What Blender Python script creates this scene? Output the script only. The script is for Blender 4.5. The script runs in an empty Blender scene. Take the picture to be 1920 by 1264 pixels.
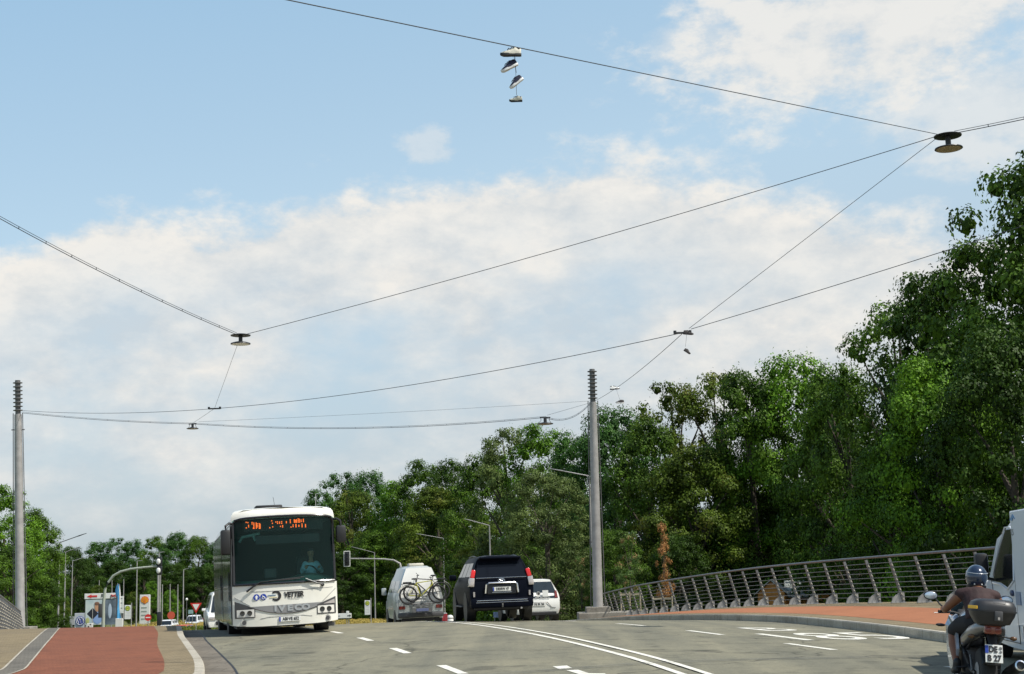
import bpy, bmesh, math, random
import numpy as np
from mathutils import Vector, Matrix
R = math.radians
random.seed(7); rng = np.random.default_rng(7)
scene = bpy.context.scene
COL = scene.collection

# ---------------------------------------------------------------- camera
PITCH, ROLL, EYE = R(9.49), R(1.7), 1.5
cam_d = bpy.data.cameras.new('camera'); cam = bpy.data.objects.new('camera', cam_d); COL.objects.link(cam)
cam_d.lens = 50.0; cam_d.sensor_width = 36.0; cam_d.clip_end = 5000; cam_d.clip_start = 0.1
cam.matrix_world = Matrix.Translation((0, 0, EYE)) @ Matrix.Rotation(R(90) + PITCH, 4, 'X') @ Matrix.Rotation(-ROLL, 4, 'Z')
scene.camera = cam
F_PX, PW, PH = 2667., 1920, 1264

def ray(px, py):
    u = px - PW / 2; v = -(py - PH / 2)
    c, s = math.cos(-ROLL), math.sin(-ROLL)
    u, v = u * c - v * s, u * s + v * c
    x, z = u / F_PX, v / F_PX
    return Vector((x, math.cos(PITCH) - z * math.sin(PITCH), math.sin(PITCH) + z * math.cos(PITCH)))
def at(px, py, Y):
    """point of the place seen at photo pixel (px, py) that lies Y metres ahead"""
    d = ray(px, py)
    return d * (Y / d.y) + Vector((0, 0, EYE))
def proj(P):
    x, y, z = P[0], P[1], P[2] - EYE
    yf = y * math.cos(PITCH) + z * math.sin(PITCH); zz = -y * math.sin(PITCH) + z * math.cos(PITCH)
    u, v = F_PX * x / yf, F_PX * zz / yf
    c, s = math.cos(ROLL), math.sin(ROLL)
    u, v = u * c - v * s, u * s + v * c
    return PW / 2 + u, PH / 2 - v

# ---------------------------------------------------------------- sun, sky, exposure
SUN = Vector((0.66, -0.28, 1.0)).normalized()
elev = math.asin(SUN.z); azim = math.atan2(SUN.x, SUN.y)
ld = bpy.data.lights.new('sun', 'SUN'); ld.energy = 5.0; ld.angle = R(0.5); ld.color = (1.0, 0.955, 0.87)
lo = bpy.data.objects.new('sun', ld); COL.objects.link(lo)
lo.rotation_euler = (-SUN).to_track_quat('-Z', 'Y').to_euler()
lo.location = (0, 0, 60)
vs = scene.view_settings
vs.view_transform = 'Standard'; vs.look = 'None'; vs.gamma = 1; vs.exposure = 0.1; vs.use_curve_mapping = False

world = bpy.data.worlds.new('World'); scene.world = world; world.use_nodes = True
wt = world.node_tree; wt.nodes.clear()
def wn(t, **k):
    n = wt.nodes.new(t)
    for a, b in k.items(): setattr(n, a, b)
    return n
def wl(a, b): wt.links.new(a, b)
def wmath(op, a, b=None, c=None, clamp=False):
    n = wn('ShaderNodeMath', operation=op); n.use_clamp = clamp
    for i, v in enumerate((a, b, c)):
        if v is None: continue
        if isinstance(v, (int, float)): n.inputs[i].default_value = v
        else: wl(v, n.inputs[i])
    return n.outputs[0]
def wsmooth(v, a, b):
    n = wn('ShaderNodeMapRange', interpolation_type='SMOOTHSTEP')
    wl(v, n.inputs[0]); n.inputs[1].default_value = a; n.inputs[2].default_value = b
    return n.outputs[0]
sky = wn('ShaderNodeTexSky', sky_type='NISHITA'); sky.sun_disc = False
sky.sun_elevation = elev; sky.sun_rotation = azim; sky.air_density = 1.1; sky.dust_density = 1.2; sky.ozone_density = 2.0
tc = wn('ShaderNodeTexCoord'); sx = wn('ShaderNodeSeparateXYZ'); wl(tc.outputs['Generated'], sx.inputs[0])
az = wmath('ARCTAN2', sx.outputs[0], sx.outputs[1]); el = wmath('ARCSINE', sx.outputs[2])
def azel(px, py):
    d = ray(px, py).normalized(); return math.atan2(d.x, d.y), math.asin(d.z)
cv = wn('ShaderNodeCombineXYZ'); wl(az, cv.inputs[0]); wl(wmath('MULTIPLY', el, 1.7), cv.inputs[1])
def wnoise(scale, detail, rough=.55, off=0):
    m = wn('ShaderNodeVectorMath', operation='ADD'); wl(cv.outputs[0], m.inputs[0]); m.inputs[1].default_value = (off, off * .7, off * 1.3)
    n = wn('ShaderNodeTexNoise'); wl(m.outputs[0], n.inputs['Vector']); n.inputs['Scale'].default_value = scale
    n.inputs['Detail'].default_value = detail; n.inputs['Roughness'].default_value = rough
    return wmath('SUBTRACT', n.outputs['Fac'], .5)
n1 = wnoise(13, 7, .6, 3.1); n2 = wnoise(42, 6, .62, 8.4); n3 = wnoise(7, 6, .55, 1.7)
edge = [(-400, 560), (0, 480), (130, 425), (230, 385), (330, 405), (450, 395), (590, 355), (720, 345), (870, 325), (1020, 300), (1180, 292), (1270, 320), (1400, 350), (1560, 372), (1760, 425), (1880, 440), (2200, 420)]
fc = wn('ShaderNodeFloatCurve'); c = fc.mapping.curves[0]; fc.mapping.extend = 'HORIZONTAL'
A0, A1, E1 = -.6, .6, .5
pts = [((azel(*p)[0] - A0) / (A1 - A0), azel(*p)[1] / E1) for p in edge]
while len(c.points) < len(pts): c.points.new(.5, .5)
for q, (a, b) in zip(c.points, sorted(pts)): q.location = (a, b)
fc.mapping.update()
mr = wn('ShaderNodeMapRange'); wl(az, mr.inputs[0]); mr.inputs[1].default_value = A0; mr.inputs[2].default_value = A1
wl(mr.outputs[0], fc.inputs['Value'])
top = wmath('MULTIPLY', fc.outputs[0], E1)
dd = wmath('SUBTRACT', top, el)                                   # angle below the upper rim of the cloud bank
dn = wmath('ADD', dd, wmath('ADD', wmath('MULTIPLY', n1, .10), wmath('MULTIPLY', n2, .04)))
bank = wsmooth(dn, -.012, .022)
patch = wmath('ADD', wmath('MULTIPLY', n3, 2.6), wmath('MULTIPLY', n1, 1.2))
body = wmath('SUBTRACT', 1.02, wmath('MULTIPLY', dd, 4.0))         # the bank thins out downwards
body = wmath('ADD', body, wmath('MULTIPLY', patch, wsmooth(dd, .02, .12)), clamp=True)
bank = wmath('MULTIPLY', bank, body)
def blob(px, py, rx, ry, amp, k=1.0):
    a, e = azel(px, py); rx /= F_PX; ry /= F_PX
    u = wmath('DIVIDE', wmath('SUBTRACT', az, a), rx); v = wmath('DIVIDE', wmath('SUBTRACT', el, e), ry)
    r2 = wmath('ADD', wmath('MULTIPLY', u, u), wmath('MULTIPLY', v, v))
    s = wmath('ADD', wmath('SUBTRACT', 1, r2), wmath('ADD', wmath('MULTIPLY', n1, amp), wmath('MULTIPLY', n2, amp * .55)))
    return wmath('MULTIPLY', wsmooth(s, -.15, .95), k)
mask = bank
for b in [(1620, 60, 470, 175, 3.2, .85), (1900, 190, 330, 120, 2.6, .6), (808, 280, 66, 38, 5.0, .38), (1330, 80, 150, 60, 2.0, .5),
          (40, 690, 110, 55, 1.8, .35), (250, 715, 60, 30, 1.5, .3), (880, 570, 230, 50, 1.6, .4)]:
    mask = wmath('MAXIMUM', mask, blob(*b))
elz = wmath('SUBTRACT', el, wmath('MULTIPLY', az, .16))
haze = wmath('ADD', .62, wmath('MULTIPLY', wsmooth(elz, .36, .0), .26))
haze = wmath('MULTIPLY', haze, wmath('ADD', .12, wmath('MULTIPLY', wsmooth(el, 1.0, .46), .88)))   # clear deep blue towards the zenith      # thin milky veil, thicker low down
skyt = wn('ShaderNodeMix', data_type='RGBA'); skyt.blend_type = 'MULTIPLY'; skyt.inputs[0].default_value = 1
wl(sky.outputs[0], skyt.inputs[6]); skyt.inputs[7].default_value = (1.0, 1.0, 1.0, 1)
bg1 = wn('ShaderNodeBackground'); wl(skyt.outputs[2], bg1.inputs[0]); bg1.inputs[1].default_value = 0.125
bgh = wn('ShaderNodeBackground'); vr = wn('ShaderNodeValToRGB'); wl(wmath('MULTIPLY', elz, 2.0), vr.inputs[0]); e_ = vr.color_ramp.elements; e_[0].position = .12; e_[0].color = (.485, .56, .62, 1); e_[1].position = .90; e_[1].color = (.42, .66, .86, 1); em_ = vr.color_ramp.elements.new(.55); em_.color = (.56, .75, .87, 1); wl(vr.outputs[0], bgh.inputs[0]); bgh.inputs[1].default_value = 1.0
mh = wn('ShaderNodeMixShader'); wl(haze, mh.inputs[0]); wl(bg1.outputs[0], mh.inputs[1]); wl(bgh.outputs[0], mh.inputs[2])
cc = wn('ShaderNodeMix', data_type='RGBA'); wl(wmath('ADD', wmath('ADD', .42, wmath('MULTIPLY', wsmooth(dd, .10, .0), .38)), wmath('ADD', wmath('MULTIPLY', n2, 1.6), wmath('MULTIPLY', n1, 2.4)), clamp=True), cc.inputs[0])
cc.inputs[6].default_value = (.59, .625, .65, 1); cc.inputs[7].default_value = (.84, .81, .76, 1)
bg2 = wn('ShaderNodeBackground'); wl(cc.outputs[2], bg2.inputs[0]); bg2.inputs[1].default_value = 1.0
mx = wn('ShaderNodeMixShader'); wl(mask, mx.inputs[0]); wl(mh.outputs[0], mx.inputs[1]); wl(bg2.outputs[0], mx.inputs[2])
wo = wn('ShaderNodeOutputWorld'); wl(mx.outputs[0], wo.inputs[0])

# ---------------------------------------------------------------- materials
MATS = {}
def mat(name, col, rough=.6, metal=0., var=0., scale=4., col2=None, spec=.5, bump=0., bscale=60., coat=0., trans=0., emit=None, estr=0., detail=5, stops=(.35, .65), alpha=None):
    if name in MATS: return MATS[name]
    m = bpy.data.materials.new(name); m.use_nodes = True
    nt = m.node_tree; b = nt.nodes['Principled BSDF']
    b.inputs['Base Color'].default_value = (*col, 1); b.inputs['Roughness'].default_value = rough
    b.inputs['Metallic'].default_value = metal; b.inputs['Specular IOR Level'].default_value = spec
    if coat: b.inputs['Coat Weight'].default_value = coat; b.inputs['Coat Roughness'].default_value = .06
    if emit: b.inputs['Emission Color'].default_value = (*emit, 1); b.inputs['Emission Strength'].default_value = estr
    t = nt.nodes.new('ShaderNodeTexCoord')
    if col2 is None and var: col2 = tuple(max(0, x * (1 - var)) for x in col)
    if col2 is not None:
        n = nt.nodes.new('ShaderNodeTexNoise'); n.inputs['Scale'].default_value = scale; n.inputs['Detail'].default_value = detail
        nt.links.new(t.outputs['Object'], n.inputs['Vector'])
        r = nt.nodes.new('ShaderNodeValToRGB'); r.color_ramp.elements[0].position, r.color_ramp.elements[1].position = stops
        r.color_ramp.elements[0].color = (*col2, 1); r.color_ramp.elements[1].color = (*col, 1)
        nt.links.new(n.outputs['Fac'], r.inputs[0]); nt.links.new(r.outputs[0], b.inputs['Base Color'])
    if bump:
        n2_ = nt.nodes.new('ShaderNodeTexNoise'); n2_.inputs['Scale'].default_value = bscale; n2_.inputs['Detail'].default_value = 4
        nt.links.new(t.outputs['Object'], n2_.inputs['Vector'])
        bp = nt.nodes.new('ShaderNodeBump'); bp.inputs['Strength'].default_value = bump; bp.inputs['Distance'].default_value = .02
        nt.links.new(n2_.outputs['Fac'], bp.inputs['Height']); nt.links.new(bp.outputs[0], b.inputs['Normal'])
    MATS[name] = m
    return m
def ground_mat(name, col, col2, spots, fine=90, bump=.4, pattern=None, rough=.85, spotsc=.35, streak=False):
    """paving: slow patches, fine grain, darker stains, optional brick joints"""
    m = bpy.data.materials.new(name); m.use_nodes = True; nt = m.node_tree; b = nt.nodes['Principled BSDF']
    b.inputs['Roughness'].default_value = rough; b.inputs['Specular IOR Level'].default_value = .3
    t = nt.nodes.new('ShaderNodeTexCoord'); L = nt.links.new
    def noise(sc, det, ro=.6):
        n = nt.nodes.new('ShaderNodeTexNoise'); n.inputs['Scale'].default_value = sc; n.inputs['Detail'].default_value = det
        n.inputs['Roughness'].default_value = ro; L(t.outputs['Object'], n.inputs['Vector']); return n.outputs['Fac']
    def ramp(f, p0, p1, c0, c1):
        r = nt.nodes.new('ShaderNodeValToRGB'); r.color_ramp.elements[0].position = p0; r.color_ramp.elements[1].position = p1
        r.color_ramp.elements[0].color = (*c0, 1); r.color_ramp.elements[1].color = (*c1, 1); L(f, r.inputs[0]); return r.outputs[0]
    def mul(a, c, fac=1.):
        x = nt.nodes.new('ShaderNodeMix'); x.data_type = 'RGBA'; x.blend_type = 'MULTIPLY'; x.inputs[0].default_value = fac
        L(a, x.inputs[6]); L(c, x.inputs[7]); return x.outputs[2]
    base = ramp(noise(spotsc, 6), .35, .65, col2, col)
    base = mul(base, ramp(noise(fine, 3, .8), .3, .7, (.72,) * 3, (1.16, 1.14, 1.1)))
    base = mul(base, ramp(noise(1.7, 7, .75), .36, .5, spots, (1, 1, 1)))
    base = mul(base, ramp(noise(9, 4, .7), .3, .6, (.86, .87, .88), (1, 1, 1)))
    if streak:
        mp = nt.nodes.new('ShaderNodeMapping'); mp.inputs['Rotation'].default_value = (0, 0, R(-13)); mp.inputs['Scale'].default_value = (1.5, .07, 1); L(t.outputs['Object'], mp.inputs[0])
        ns = nt.nodes.new('ShaderNodeTexNoise'); ns.inputs['Scale'].default_value = 1.; ns.inputs['Detail'].default_value = 5; L(mp.outputs[0], ns.inputs['Vector'])
        base = mul(base, ramp(ns.outputs['Fac'], .36, .58, (.80, .81, .82), (1.04, 1.03, 1.0)))
        vo = nt.nodes.new('ShaderNodeTexVoronoi'); vo.feature = 'DISTANCE_TO_EDGE'; vo.inputs['Scale'].default_value = .16
        wv = nt.nodes.new('ShaderNodeVectorMath'); wv.operation = 'ADD'; nz = nt.nodes.new('ShaderNodeTexNoise'); nz.inputs['Scale'].default_value = 1.3; nz.inputs['Detail'].default_value = 6
        L(t.outputs['Object'], nz.inputs['Vector']); L(t.outputs['Object'], wv.inputs[0]); L(nz.outputs['Color'], wv.inputs[1]); L(wv.outputs[0], vo.inputs['Vector'])
        base = mul(base, ramp(vo.outputs['Distance'], .0, .006, (.45, .45, .45), (1, 1, 1)))
        base = mul(base, ramp(noise(.9, 2), .30, .345, (.62, .62, .63), (1, 1, 1)))
    h = noise(fine, 3, .8)
    if pattern:
        bw, bh, mort = pattern
        br = nt.nodes.new('ShaderNodeTexBrick'); L(t.outputs['Object'], br.inputs['Vector']); br.inputs['Scale'].default_value = 1
        br.inputs['Brick Width'].default_value = bw; br.inputs['Row Height'].default_value = bh; br.inputs['Mortar Size'].default_value = mort
        br.inputs['Color1'].default_value = (1, 1, 1, 1); br.inputs['Color2'].default_value = (.84, .84, .84, 1); br.inputs['Mortar'].default_value = (.6, .58, .55, 1)
        base = mul(base, br.outputs['Color'])
    L(base, b.inputs['Base Color'])
    bp = nt.nodes.new('ShaderNodeBump'); bp.inputs['Strength'].default_value = bump; bp.inputs['Distance'].default_value = .01
    L(h, bp.inputs['Height']); L(bp.outputs[0], b.inputs['Normal'])
    MATS[name] = m
    return m
def leaf_mat(name, c_dark, c_light, c_odd=None, scale=.55, transl=.18):
    m = bpy.data.materials.new(name); m.use_nodes = True; nt = m.node_tree; L = nt.links.new
    b = nt.nodes['Principled BSDF']; b.inputs['Roughness'].default_value = .55; b.inputs['Specular IOR Level'].default_value = .16
    t = nt.nodes.new('ShaderNodeTexCoord'); n = nt.nodes.new('ShaderNodeTexNoise'); n.inputs['Scale'].default_value = scale; n.inputs['Detail'].default_value = 3
    L(t.outputs['Object'], n.inputs['Vector'])
    g = nt.nodes.new('ShaderNodeNewGeometry')
    a = nt.nodes.new('ShaderNodeMath'); a.operation = 'MULTIPLY_ADD'; L(g.outputs['Random Per Island'], a.inputs[0]); a.inputs[1].default_value = .30
    s = nt.nodes.new('ShaderNodeMath'); s.operation = 'SUBTRACT'; L(n.outputs['Fac'], s.inputs[0]); s.inputs[1].default_value = .12; L(s.outputs[0], a.inputs[2])
    r = nt.nodes.new('ShaderNodeValToRGB'); e = r.color_ramp.elements; e[0].position = .3; e[1].position = .75
    e[0].color = (*c_dark, 1); e[1].color = (*c_light, 1); L(a.outputs[0], r.inputs[0])
    colr = r.outputs[0]
    if c_odd:
        n_ = nt.nodes.new('ShaderNodeTexNoise'); n_.inputs['Scale'].default_value = scale * .8; n_.inputs['Detail'].default_value = 2
        mp = nt.nodes.new('ShaderNodeMapping'); mp.inputs[1].default_value = (7, 3, 5); L(t.outputs['Object'], mp.inputs[0]); L(mp.outputs[0], n_.inputs['Vector'])
        rr = nt.nodes.new('ShaderNodeValToRGB'); rr.color_ramp.elements[0].position = .56; rr.color_ramp.elements[1].position = .68; L(n_.outputs['Fac'], rr.inputs[0])
        x = nt.nodes.new('ShaderNodeMix'); x.data_type = 'RGBA'; L(rr.outputs[0], x.inputs[0]); L(colr, x.inputs[6]); x.inputs[7].default_value = (*c_odd, 1); colr = x.outputs[2]
    L(colr, b.inputs['Base Color'])
    tr = nt.nodes.new('ShaderNodeBsdfTranslucent'); L(colr, tr.inputs[0]); ms = nt.nodes.new('ShaderNodeMixShader'); ms.inputs[0].default_value = transl
    L(b.outputs[0], ms.inputs[1]); L(tr.outputs[0], ms.inputs[2]); L(ms.outputs[0], nt.nodes['Material Output'].inputs[0])
    MATS[name] = m
    return m
def glass_mat(name, tint, clear=.5, rough=.05):
    m = bpy.data.materials.new(name); m.use_nodes = True; nt = m.node_tree; L = nt.links.new
    b = nt.nodes['Principled BSDF']; b.inputs['Base Color'].default_value = (tint[0] * .10, tint[1] * .17, tint[2] * .17, 1); b.inputs['Roughness'].default_value = rough
    b.inputs['Specular IOR Level'].default_value = .8
    tr = nt.nodes.new('ShaderNodeBsdfTransparent'); tr.inputs[0].default_value = (*tint, 1)
    fr = nt.nodes.new('ShaderNodeFresnel'); fr.inputs[0].default_value = 1.5
    mm = nt.nodes.new('ShaderNodeMath'); mm.operation = 'MULTIPLY_ADD'; L(fr.outputs[0], mm.inputs[0]); mm.inputs[1].default_value = -1.; mm.inputs[2].default_value = clear + .04
    mm.use_clamp = True
    ms = nt.nodes.new('ShaderNodeMixShader'); L(mm.outputs[0], ms.inputs[0]); L(b.outputs[0], ms.inputs[1]); L(tr.outputs[0], ms.inputs[2])
    L(ms.outputs[0], nt.nodes['Material Output'].inputs[0]); MATS[name] = m
    return m

M_asph = ground_mat('asphalt', (.238, .222, .158), (.190, .182, .135), (.70, .71, .72), fine=34, bump=.6, streak=True)
M_gutter = ground_mat('gutter_concrete', (.22, .19, .15), (.17, .15, .12), (.7, .7, .7), fine=60, pattern=(.5, .5, .012))
M_beige = ground_mat('beige_paving', (.27, .212, .122), (.235, .186, .112), (.80, .79, .77), fine=55, bump=.5, pattern=(.2, .1, .006))
M_red = ground_mat('red_paving', (.262, .088, .043), (.225, .079, .040), (.78, .77, .75), fine=50, bump=.5, pattern=(.2, .1, .006))
M_redr = ground_mat('red_paving_far', (.375, .148, .068), (.325, .128, .060), (.9, .88, .86), fine=60, bump=.3)
M_sett = ground_mat('dark_sett', (.20, .182, .15), (.155, .142, .12), (.8, .8, .8), fine=50, pattern=(.2, .1, .012))
M_kerb = ground_mat('kerb_stone', (.50, .46, .38), (.42, .385, .32), (.72, .70, .66), fine=40, bump=.3, pattern=(60, 1.0, .014))
M_conc = ground_mat('concrete', (.33, .31, .27), (.25, .235, .21), (.75, .74, .7), fine=30, bump=.3, spotsc=1.2)
M_paint = mat('road_paint', (.72, .69, .60), .6, col2=(.52, .50, .42), scale=5, detail=8, stops=(.30, .5), bump=.3)
M_earth = ground_mat('earth_grass', (.10, .13, .04), (.14, .14, .05), (.6, .7, .5), fine=12, bump=.8, spotsc=.08)
M_white = mat('white_paint', (.82, .81, .76), .28, coat=.6, var=.05, scale=2)
M_buswhite = mat('bus_white_paint', (.80, .785, .71), .32, coat=.5, col2=(.72, .70, .62), scale=1.6, detail=7)
M_vanwhite = mat('van_white_paint', (.80, .84, .90), .3, coat=.5, var=.06, scale=2)
M_silver = mat('silver_paint', (.42, .45, .44), .35, metal=.35, coat=.5, var=.1)
M_navy = mat('dark_blue_paint', (.0035, .005, .011), .45, coat=.0, spec=.06, var=.2)
M_glassd = mat('dark_glass', (.010, .016, .018), .05, spec=.7, coat=.4)
M_glassb = mat('bus_side_glass', (.012, .014, .014), .08, spec=.5)
M_glassw = glass_mat('windshield_glass', (.60, .84, .80), .90)
M_rubber = mat('tyre_rubber', (.014, .014, .014), .8, bump=.3)
M_black = mat('black_plastic', (.016, .016, .017), .5, var=.3)
M_blackg = mat('black_gloss', (.012, .012, .014), .18, coat=.5)
M_dgrey = mat('dark_grey_plastic', (.06, .06, .062), .5)
M_grey = mat('grey_plastic', (.22, .22, .22), .45)
M_chrome = mat('chrome', (.75, .76, .78), .16, metal=1.)
M_steel = mat('galvanised_steel', (.37, .36, .345), .5, metal=.15, var=.25, scale=3, bump=.1)
M_steeld = mat('dark_steel', (.15, .148, .145), .5, metal=.3, var=.3)
M_rail = mat('railing_steel', (.15, .155, .16), .42, metal=.1, var=.3, scale=6)
M_cable = mat('steel_cable', (.055, .065, .075), .5, metal=.4)
M_lampbk = mat('lamp_black', (.020, .022, .025), .45, var=.2)
M_lens = mat('lamp_lens', (.36, .30, .22), .3, var=.15, scale=30)
M_lensw = mat('lamp_lens_pale', (.62, .60, .52), .3)
M_redl = mat('red_lamp', (.62, .012, .010), .2, coat=.6)
M_redd = mat('dark_red_lamp', (.16, .018, .012), .2, coat=.5)
M_clear = mat('clear_lamp', (.55, .50, .47), .15, metal=.5, coat=.6)
M_amber = mat('amber_reflector', (.75, .38, .02), .3)
M_led = mat('orange_led', (.9, .15, .02), .5, emit=(1., .13, .015), estr=2.2)
M_blue = mat('sign_blue', (.015, .045, .30), .4)
M_bluel = mat('flag_blue', (.08, .36, .66), .6, var=.2)
M_sign = mat('sign_white', (.76, .76, .72), .4, var=.06)
M_signred = mat('sign_red', (.60, .025, .02), .4)
M_ink = mat('sign_ink', (.015, .015, .016), .6)
M_plate = mat('number_plate', (.72, .72, .68), .35)
M_yel = mat('sign_yellow', (.62, .60, .05), .5)
M_ygreen = mat('sign_green', (.06, .18, .04), .5)
M_shell = mat('sign_orange', (.85, .36, .02), .4)
M_skin = mat('skin_tanned', (.25, .10, .048), .5, var=.25, scale=6)
M_skinl = mat('skin_fair', (.50, .30, .20), .5)
M_vest = mat('maroon_vest', (.036, .014, .014), .8, var=.35, scale=8, bump=.4, bscale=25)
M_shorts = mat('black_cloth', (.010, .010, .012), .85, bump=.4)
M_shirt = mat('light_blue_shirt', (.50, .85, 1.0), .8)
M_helmet = mat('blue_helmet', (.018, .036, .075), .2, metal=.2, coat=.8, var=.3)
M_bark = mat('bark', (.085, .068, .05), .9, var=.5, scale=8, bump=.8, bscale=12)
M_wood = mat('orange_timber', (.62, .26, .05), .7, var=.3, scale=3)
M_woodp = mat('pale_stake', (.42, .36, .26), .8, var=.25)
M_roofm = mat('grey_roof_felt', (.32, .34, .31), .85, var=.25)
M_beigec = mat('beige_fabric', (.60, .56, .46), .8)
LEAF = {
 'deep':   leaf_mat('leaf_deep_green', (.014, .034, .004), (.105, .200, .016)),
 'bright': leaf_mat('leaf_bright_green', (.022, .062, .005), (.160, .320, .020)),
 'olive':  leaf_mat('leaf_olive', (.026, .044, .005), (.125, .190, .018), (.130, .140, .022)),
 'grey':   leaf_mat('leaf_grey_green', (.038, .062, .016), (.150, .205, .055)),
 'blue':   leaf_mat('leaf_blue_green', (.013, .044, .010), (.080, .185, .030)),
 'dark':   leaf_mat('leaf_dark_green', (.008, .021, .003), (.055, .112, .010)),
 'rust':   leaf_mat('leaf_rust', (.30, .13, .04), (.52, .29, .12), transl=.25),
 'mixed':  leaf_mat('leaf_half_rust', (.06, .12, .03), (.17, .26, .07), (.45, .27, .13), scale=1.2),
 'gold':   leaf_mat('grass_gold', (.30, .22, .05), (.52, .40, .11), transl=.1),
}

# ---------------------------------------------------------------- mesh builder
class MB:
    def __init__(s): s.v = []; s.f = []; s.mi = []; s.mats = []; s.sm = []; s.cur = 0; s.smooth = False
    def use(s, m, smooth=False):
        if m not in s.mats: s.mats.append(m)
        s.cur = s.mats.index(m); s.smooth = smooth; return s
    def add(s, vs, fs):
        o = len(s.v); s.v += [tuple(p) for p in vs]
        for f in fs: s.f.append([o + i for i in f]); s.mi.append(s.cur); s.sm.append(s.smooth)
        return s
    def box(s, c, d, rot=None, taper=None, bev=0.):
        x, y, z = [k / 2 for k in d]
        if bev > 0:
            b = min(bev, x * .9, y * .9, z * .9)
            bm = bmesh.new(); bmesh.ops.create_cube(bm, size=1)
            for q in bm.verts: q.co = Vector((q.co.x * d[0], q.co.y * d[1], q.co.z * d[2]))
            bmesh.ops.bevel(bm, geom=list(bm.edges), offset=b, segments=2, affect='EDGES', profile=.5)
            vs = [q.co.copy() for q in bm.verts]; bm.verts.index_update(); fs = [[q.index for q in f.verts] for f in bm.faces]; bm.free()
        else:
            vs = [Vector((a * x, b * y, e * z)) for e in (-1, 1) for b in (-1, 1) for a in (-1, 1)]
            fs = [[0, 2, 3, 1], [4, 5, 7, 6], [0, 1, 5, 4], [2, 6, 7, 3], [0, 4, 6, 2], [1, 3, 7, 5]]
        if taper:
            for q in vs:
                if q.z > 0: q.x *= taper[0]; q.y *= taper[1]
        if rot: 
            Mx = rot if isinstance(rot, Matrix) else (Matrix.Rotation(rot[2], 3, 'Z') @ Matrix.Rotation(rot[1], 3, 'Y') @ Matrix.Rotation(rot[0], 3, 'X'))
            vs = [Mx @ q for q in vs]
        c = Vector(c); return s.add([q + c for q in vs], fs)
    def ring(s, c, ax, ux, r, n, ry=None):
        ax = Vector(ax).normalized(); ux = Vector(ux); ux = (ux - ax * ux.dot(ax)).normalized(); uy = ax.cross(ux); ry = r if ry is None else ry
        return [Vector(c) + ux * (r * math.cos(2 * math.pi * i / n)) + uy * (ry * math.sin(2 * math.pi * i / n)) for i in range(n)]
    def loft(s, rings, cap=True, closed=False):
        n = len(rings[0]); vs = [p for r in rings for p in r]; fs = []
        m = len(rings); rr = m if closed else m - 1
        for k in range(rr):
            a, b = k * n, ((k + 1) % m) * n
            for i in range(n): j = (i + 1) % n; fs.append([a + i, a + j, b + j, b + i])
        if cap and not closed: fs.append(list(range(n))[::-1]); fs.append([(m - 1) * n + i for i in range(n)])
        return s.add(vs, fs)
    def tube(s, pts, r, n=8, cap=True, up=(0, 0, 1), flat=1.):
        pts = [Vector(p) for p in pts]; k = len(pts); rs = r if isinstance(r, (list, tuple)) else [r] * k
        rings = []
        for i, p in enumerate(pts):
            d = (pts[min(i + 1, k - 1)] - pts[max(i - 1, 0)]).normalized()
            u = Vector(up); 
            if abs(d.dot(u.normalized())) > .95: u = Vector((1, 0, 0))
            side = d.cross(u).normalized()
            rings.append(s.ring(p, d, side, rs[i], n, rs[i] * flat))
        return s.loft(rings, cap)
    def lathe(s, c, ax, prof, n=24, cap=True):
        """prof: (radius, distance along ax)"""
        ax = Vector(ax).normalized(); u = Vector((1, 0, 0)) if abs(ax.x) < .9 else Vector((0, 1, 0))
        return s.loft([s.ring(Vector(c) + ax * h, ax, u, max(r, 1e-4), n) for r, h in prof], cap)
    def torus(s, c, ax, R_, r, n=28, m=8, fl=1.):
        ax = Vector(ax).normalized(); u = Vector((1, 0, 0)) if abs(ax.x) < .9 else Vector((0, 1, 0)); u = (u - ax * u.dot(ax)).normalized(); w = ax.cross(u)
        rings = []
        for i in range(n):
            a = 2 * math.pi * i / n; d = u * math.cos(a) + w * math.sin(a)
            rings.append([Vector(c) + d * (R_ + r * math.cos(2 * math.pi * j / m)) + ax * (r * fl * math.sin(2 * math.pi * j / m)) for j in range(m)])
        return s.loft(rings, closed=True)
    def prism(s, poly, c, ux, uy, depth):
        """polygon in the plane (ux, uy) about c, extruded by depth along ux x uy (both ways half)"""
        ux = Vector(ux); uy = Vector(uy); nn = ux.cross(uy).normalized() * (depth / 2); c = Vector(c); n = len(poly)
        a = [c + ux * p[0] + uy * p[1] - nn for p in poly]; b = [c + ux * p[0] + uy * p[1] + nn for p in poly]
        return s.add(a + b, [list(range(n))[::-1], [n + i for i in range(n)]] + [[i, (i + 1) % n, n + (i + 1) % n, n + i] for i in range(n)])
    def grid(s, fn, us, vs_):
        pts = [fn(u, v) for v in vs_ for u in us]; n = len(us)
        return s.add(pts, [[j * n + i, j * n + i + 1, (j + 1) * n + i + 1, (j + 1) * n + i] for j in range(len(vs_) - 1) for i in range(n - 1)])
    def ellipsoid(s, c, r, n=16, m=10, rot=None):
        rings = []
        for k in range(m + 1):
            t = math.pi * k / m; t = min(max(t, .02), math.pi - .02)
            ring = []
            for i in range(n):
                a = 2 * math.pi * i / n; q = Vector((r[0] * math.sin(t) * math.cos(a), r[1] * math.sin(t) * math.sin(a), -r[2] * math.cos(t)))
                if rot is not None: q = rot @ q
                ring.append(Vector(c) + q)
            rings.append(ring)
        return s.loft(rings)
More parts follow.
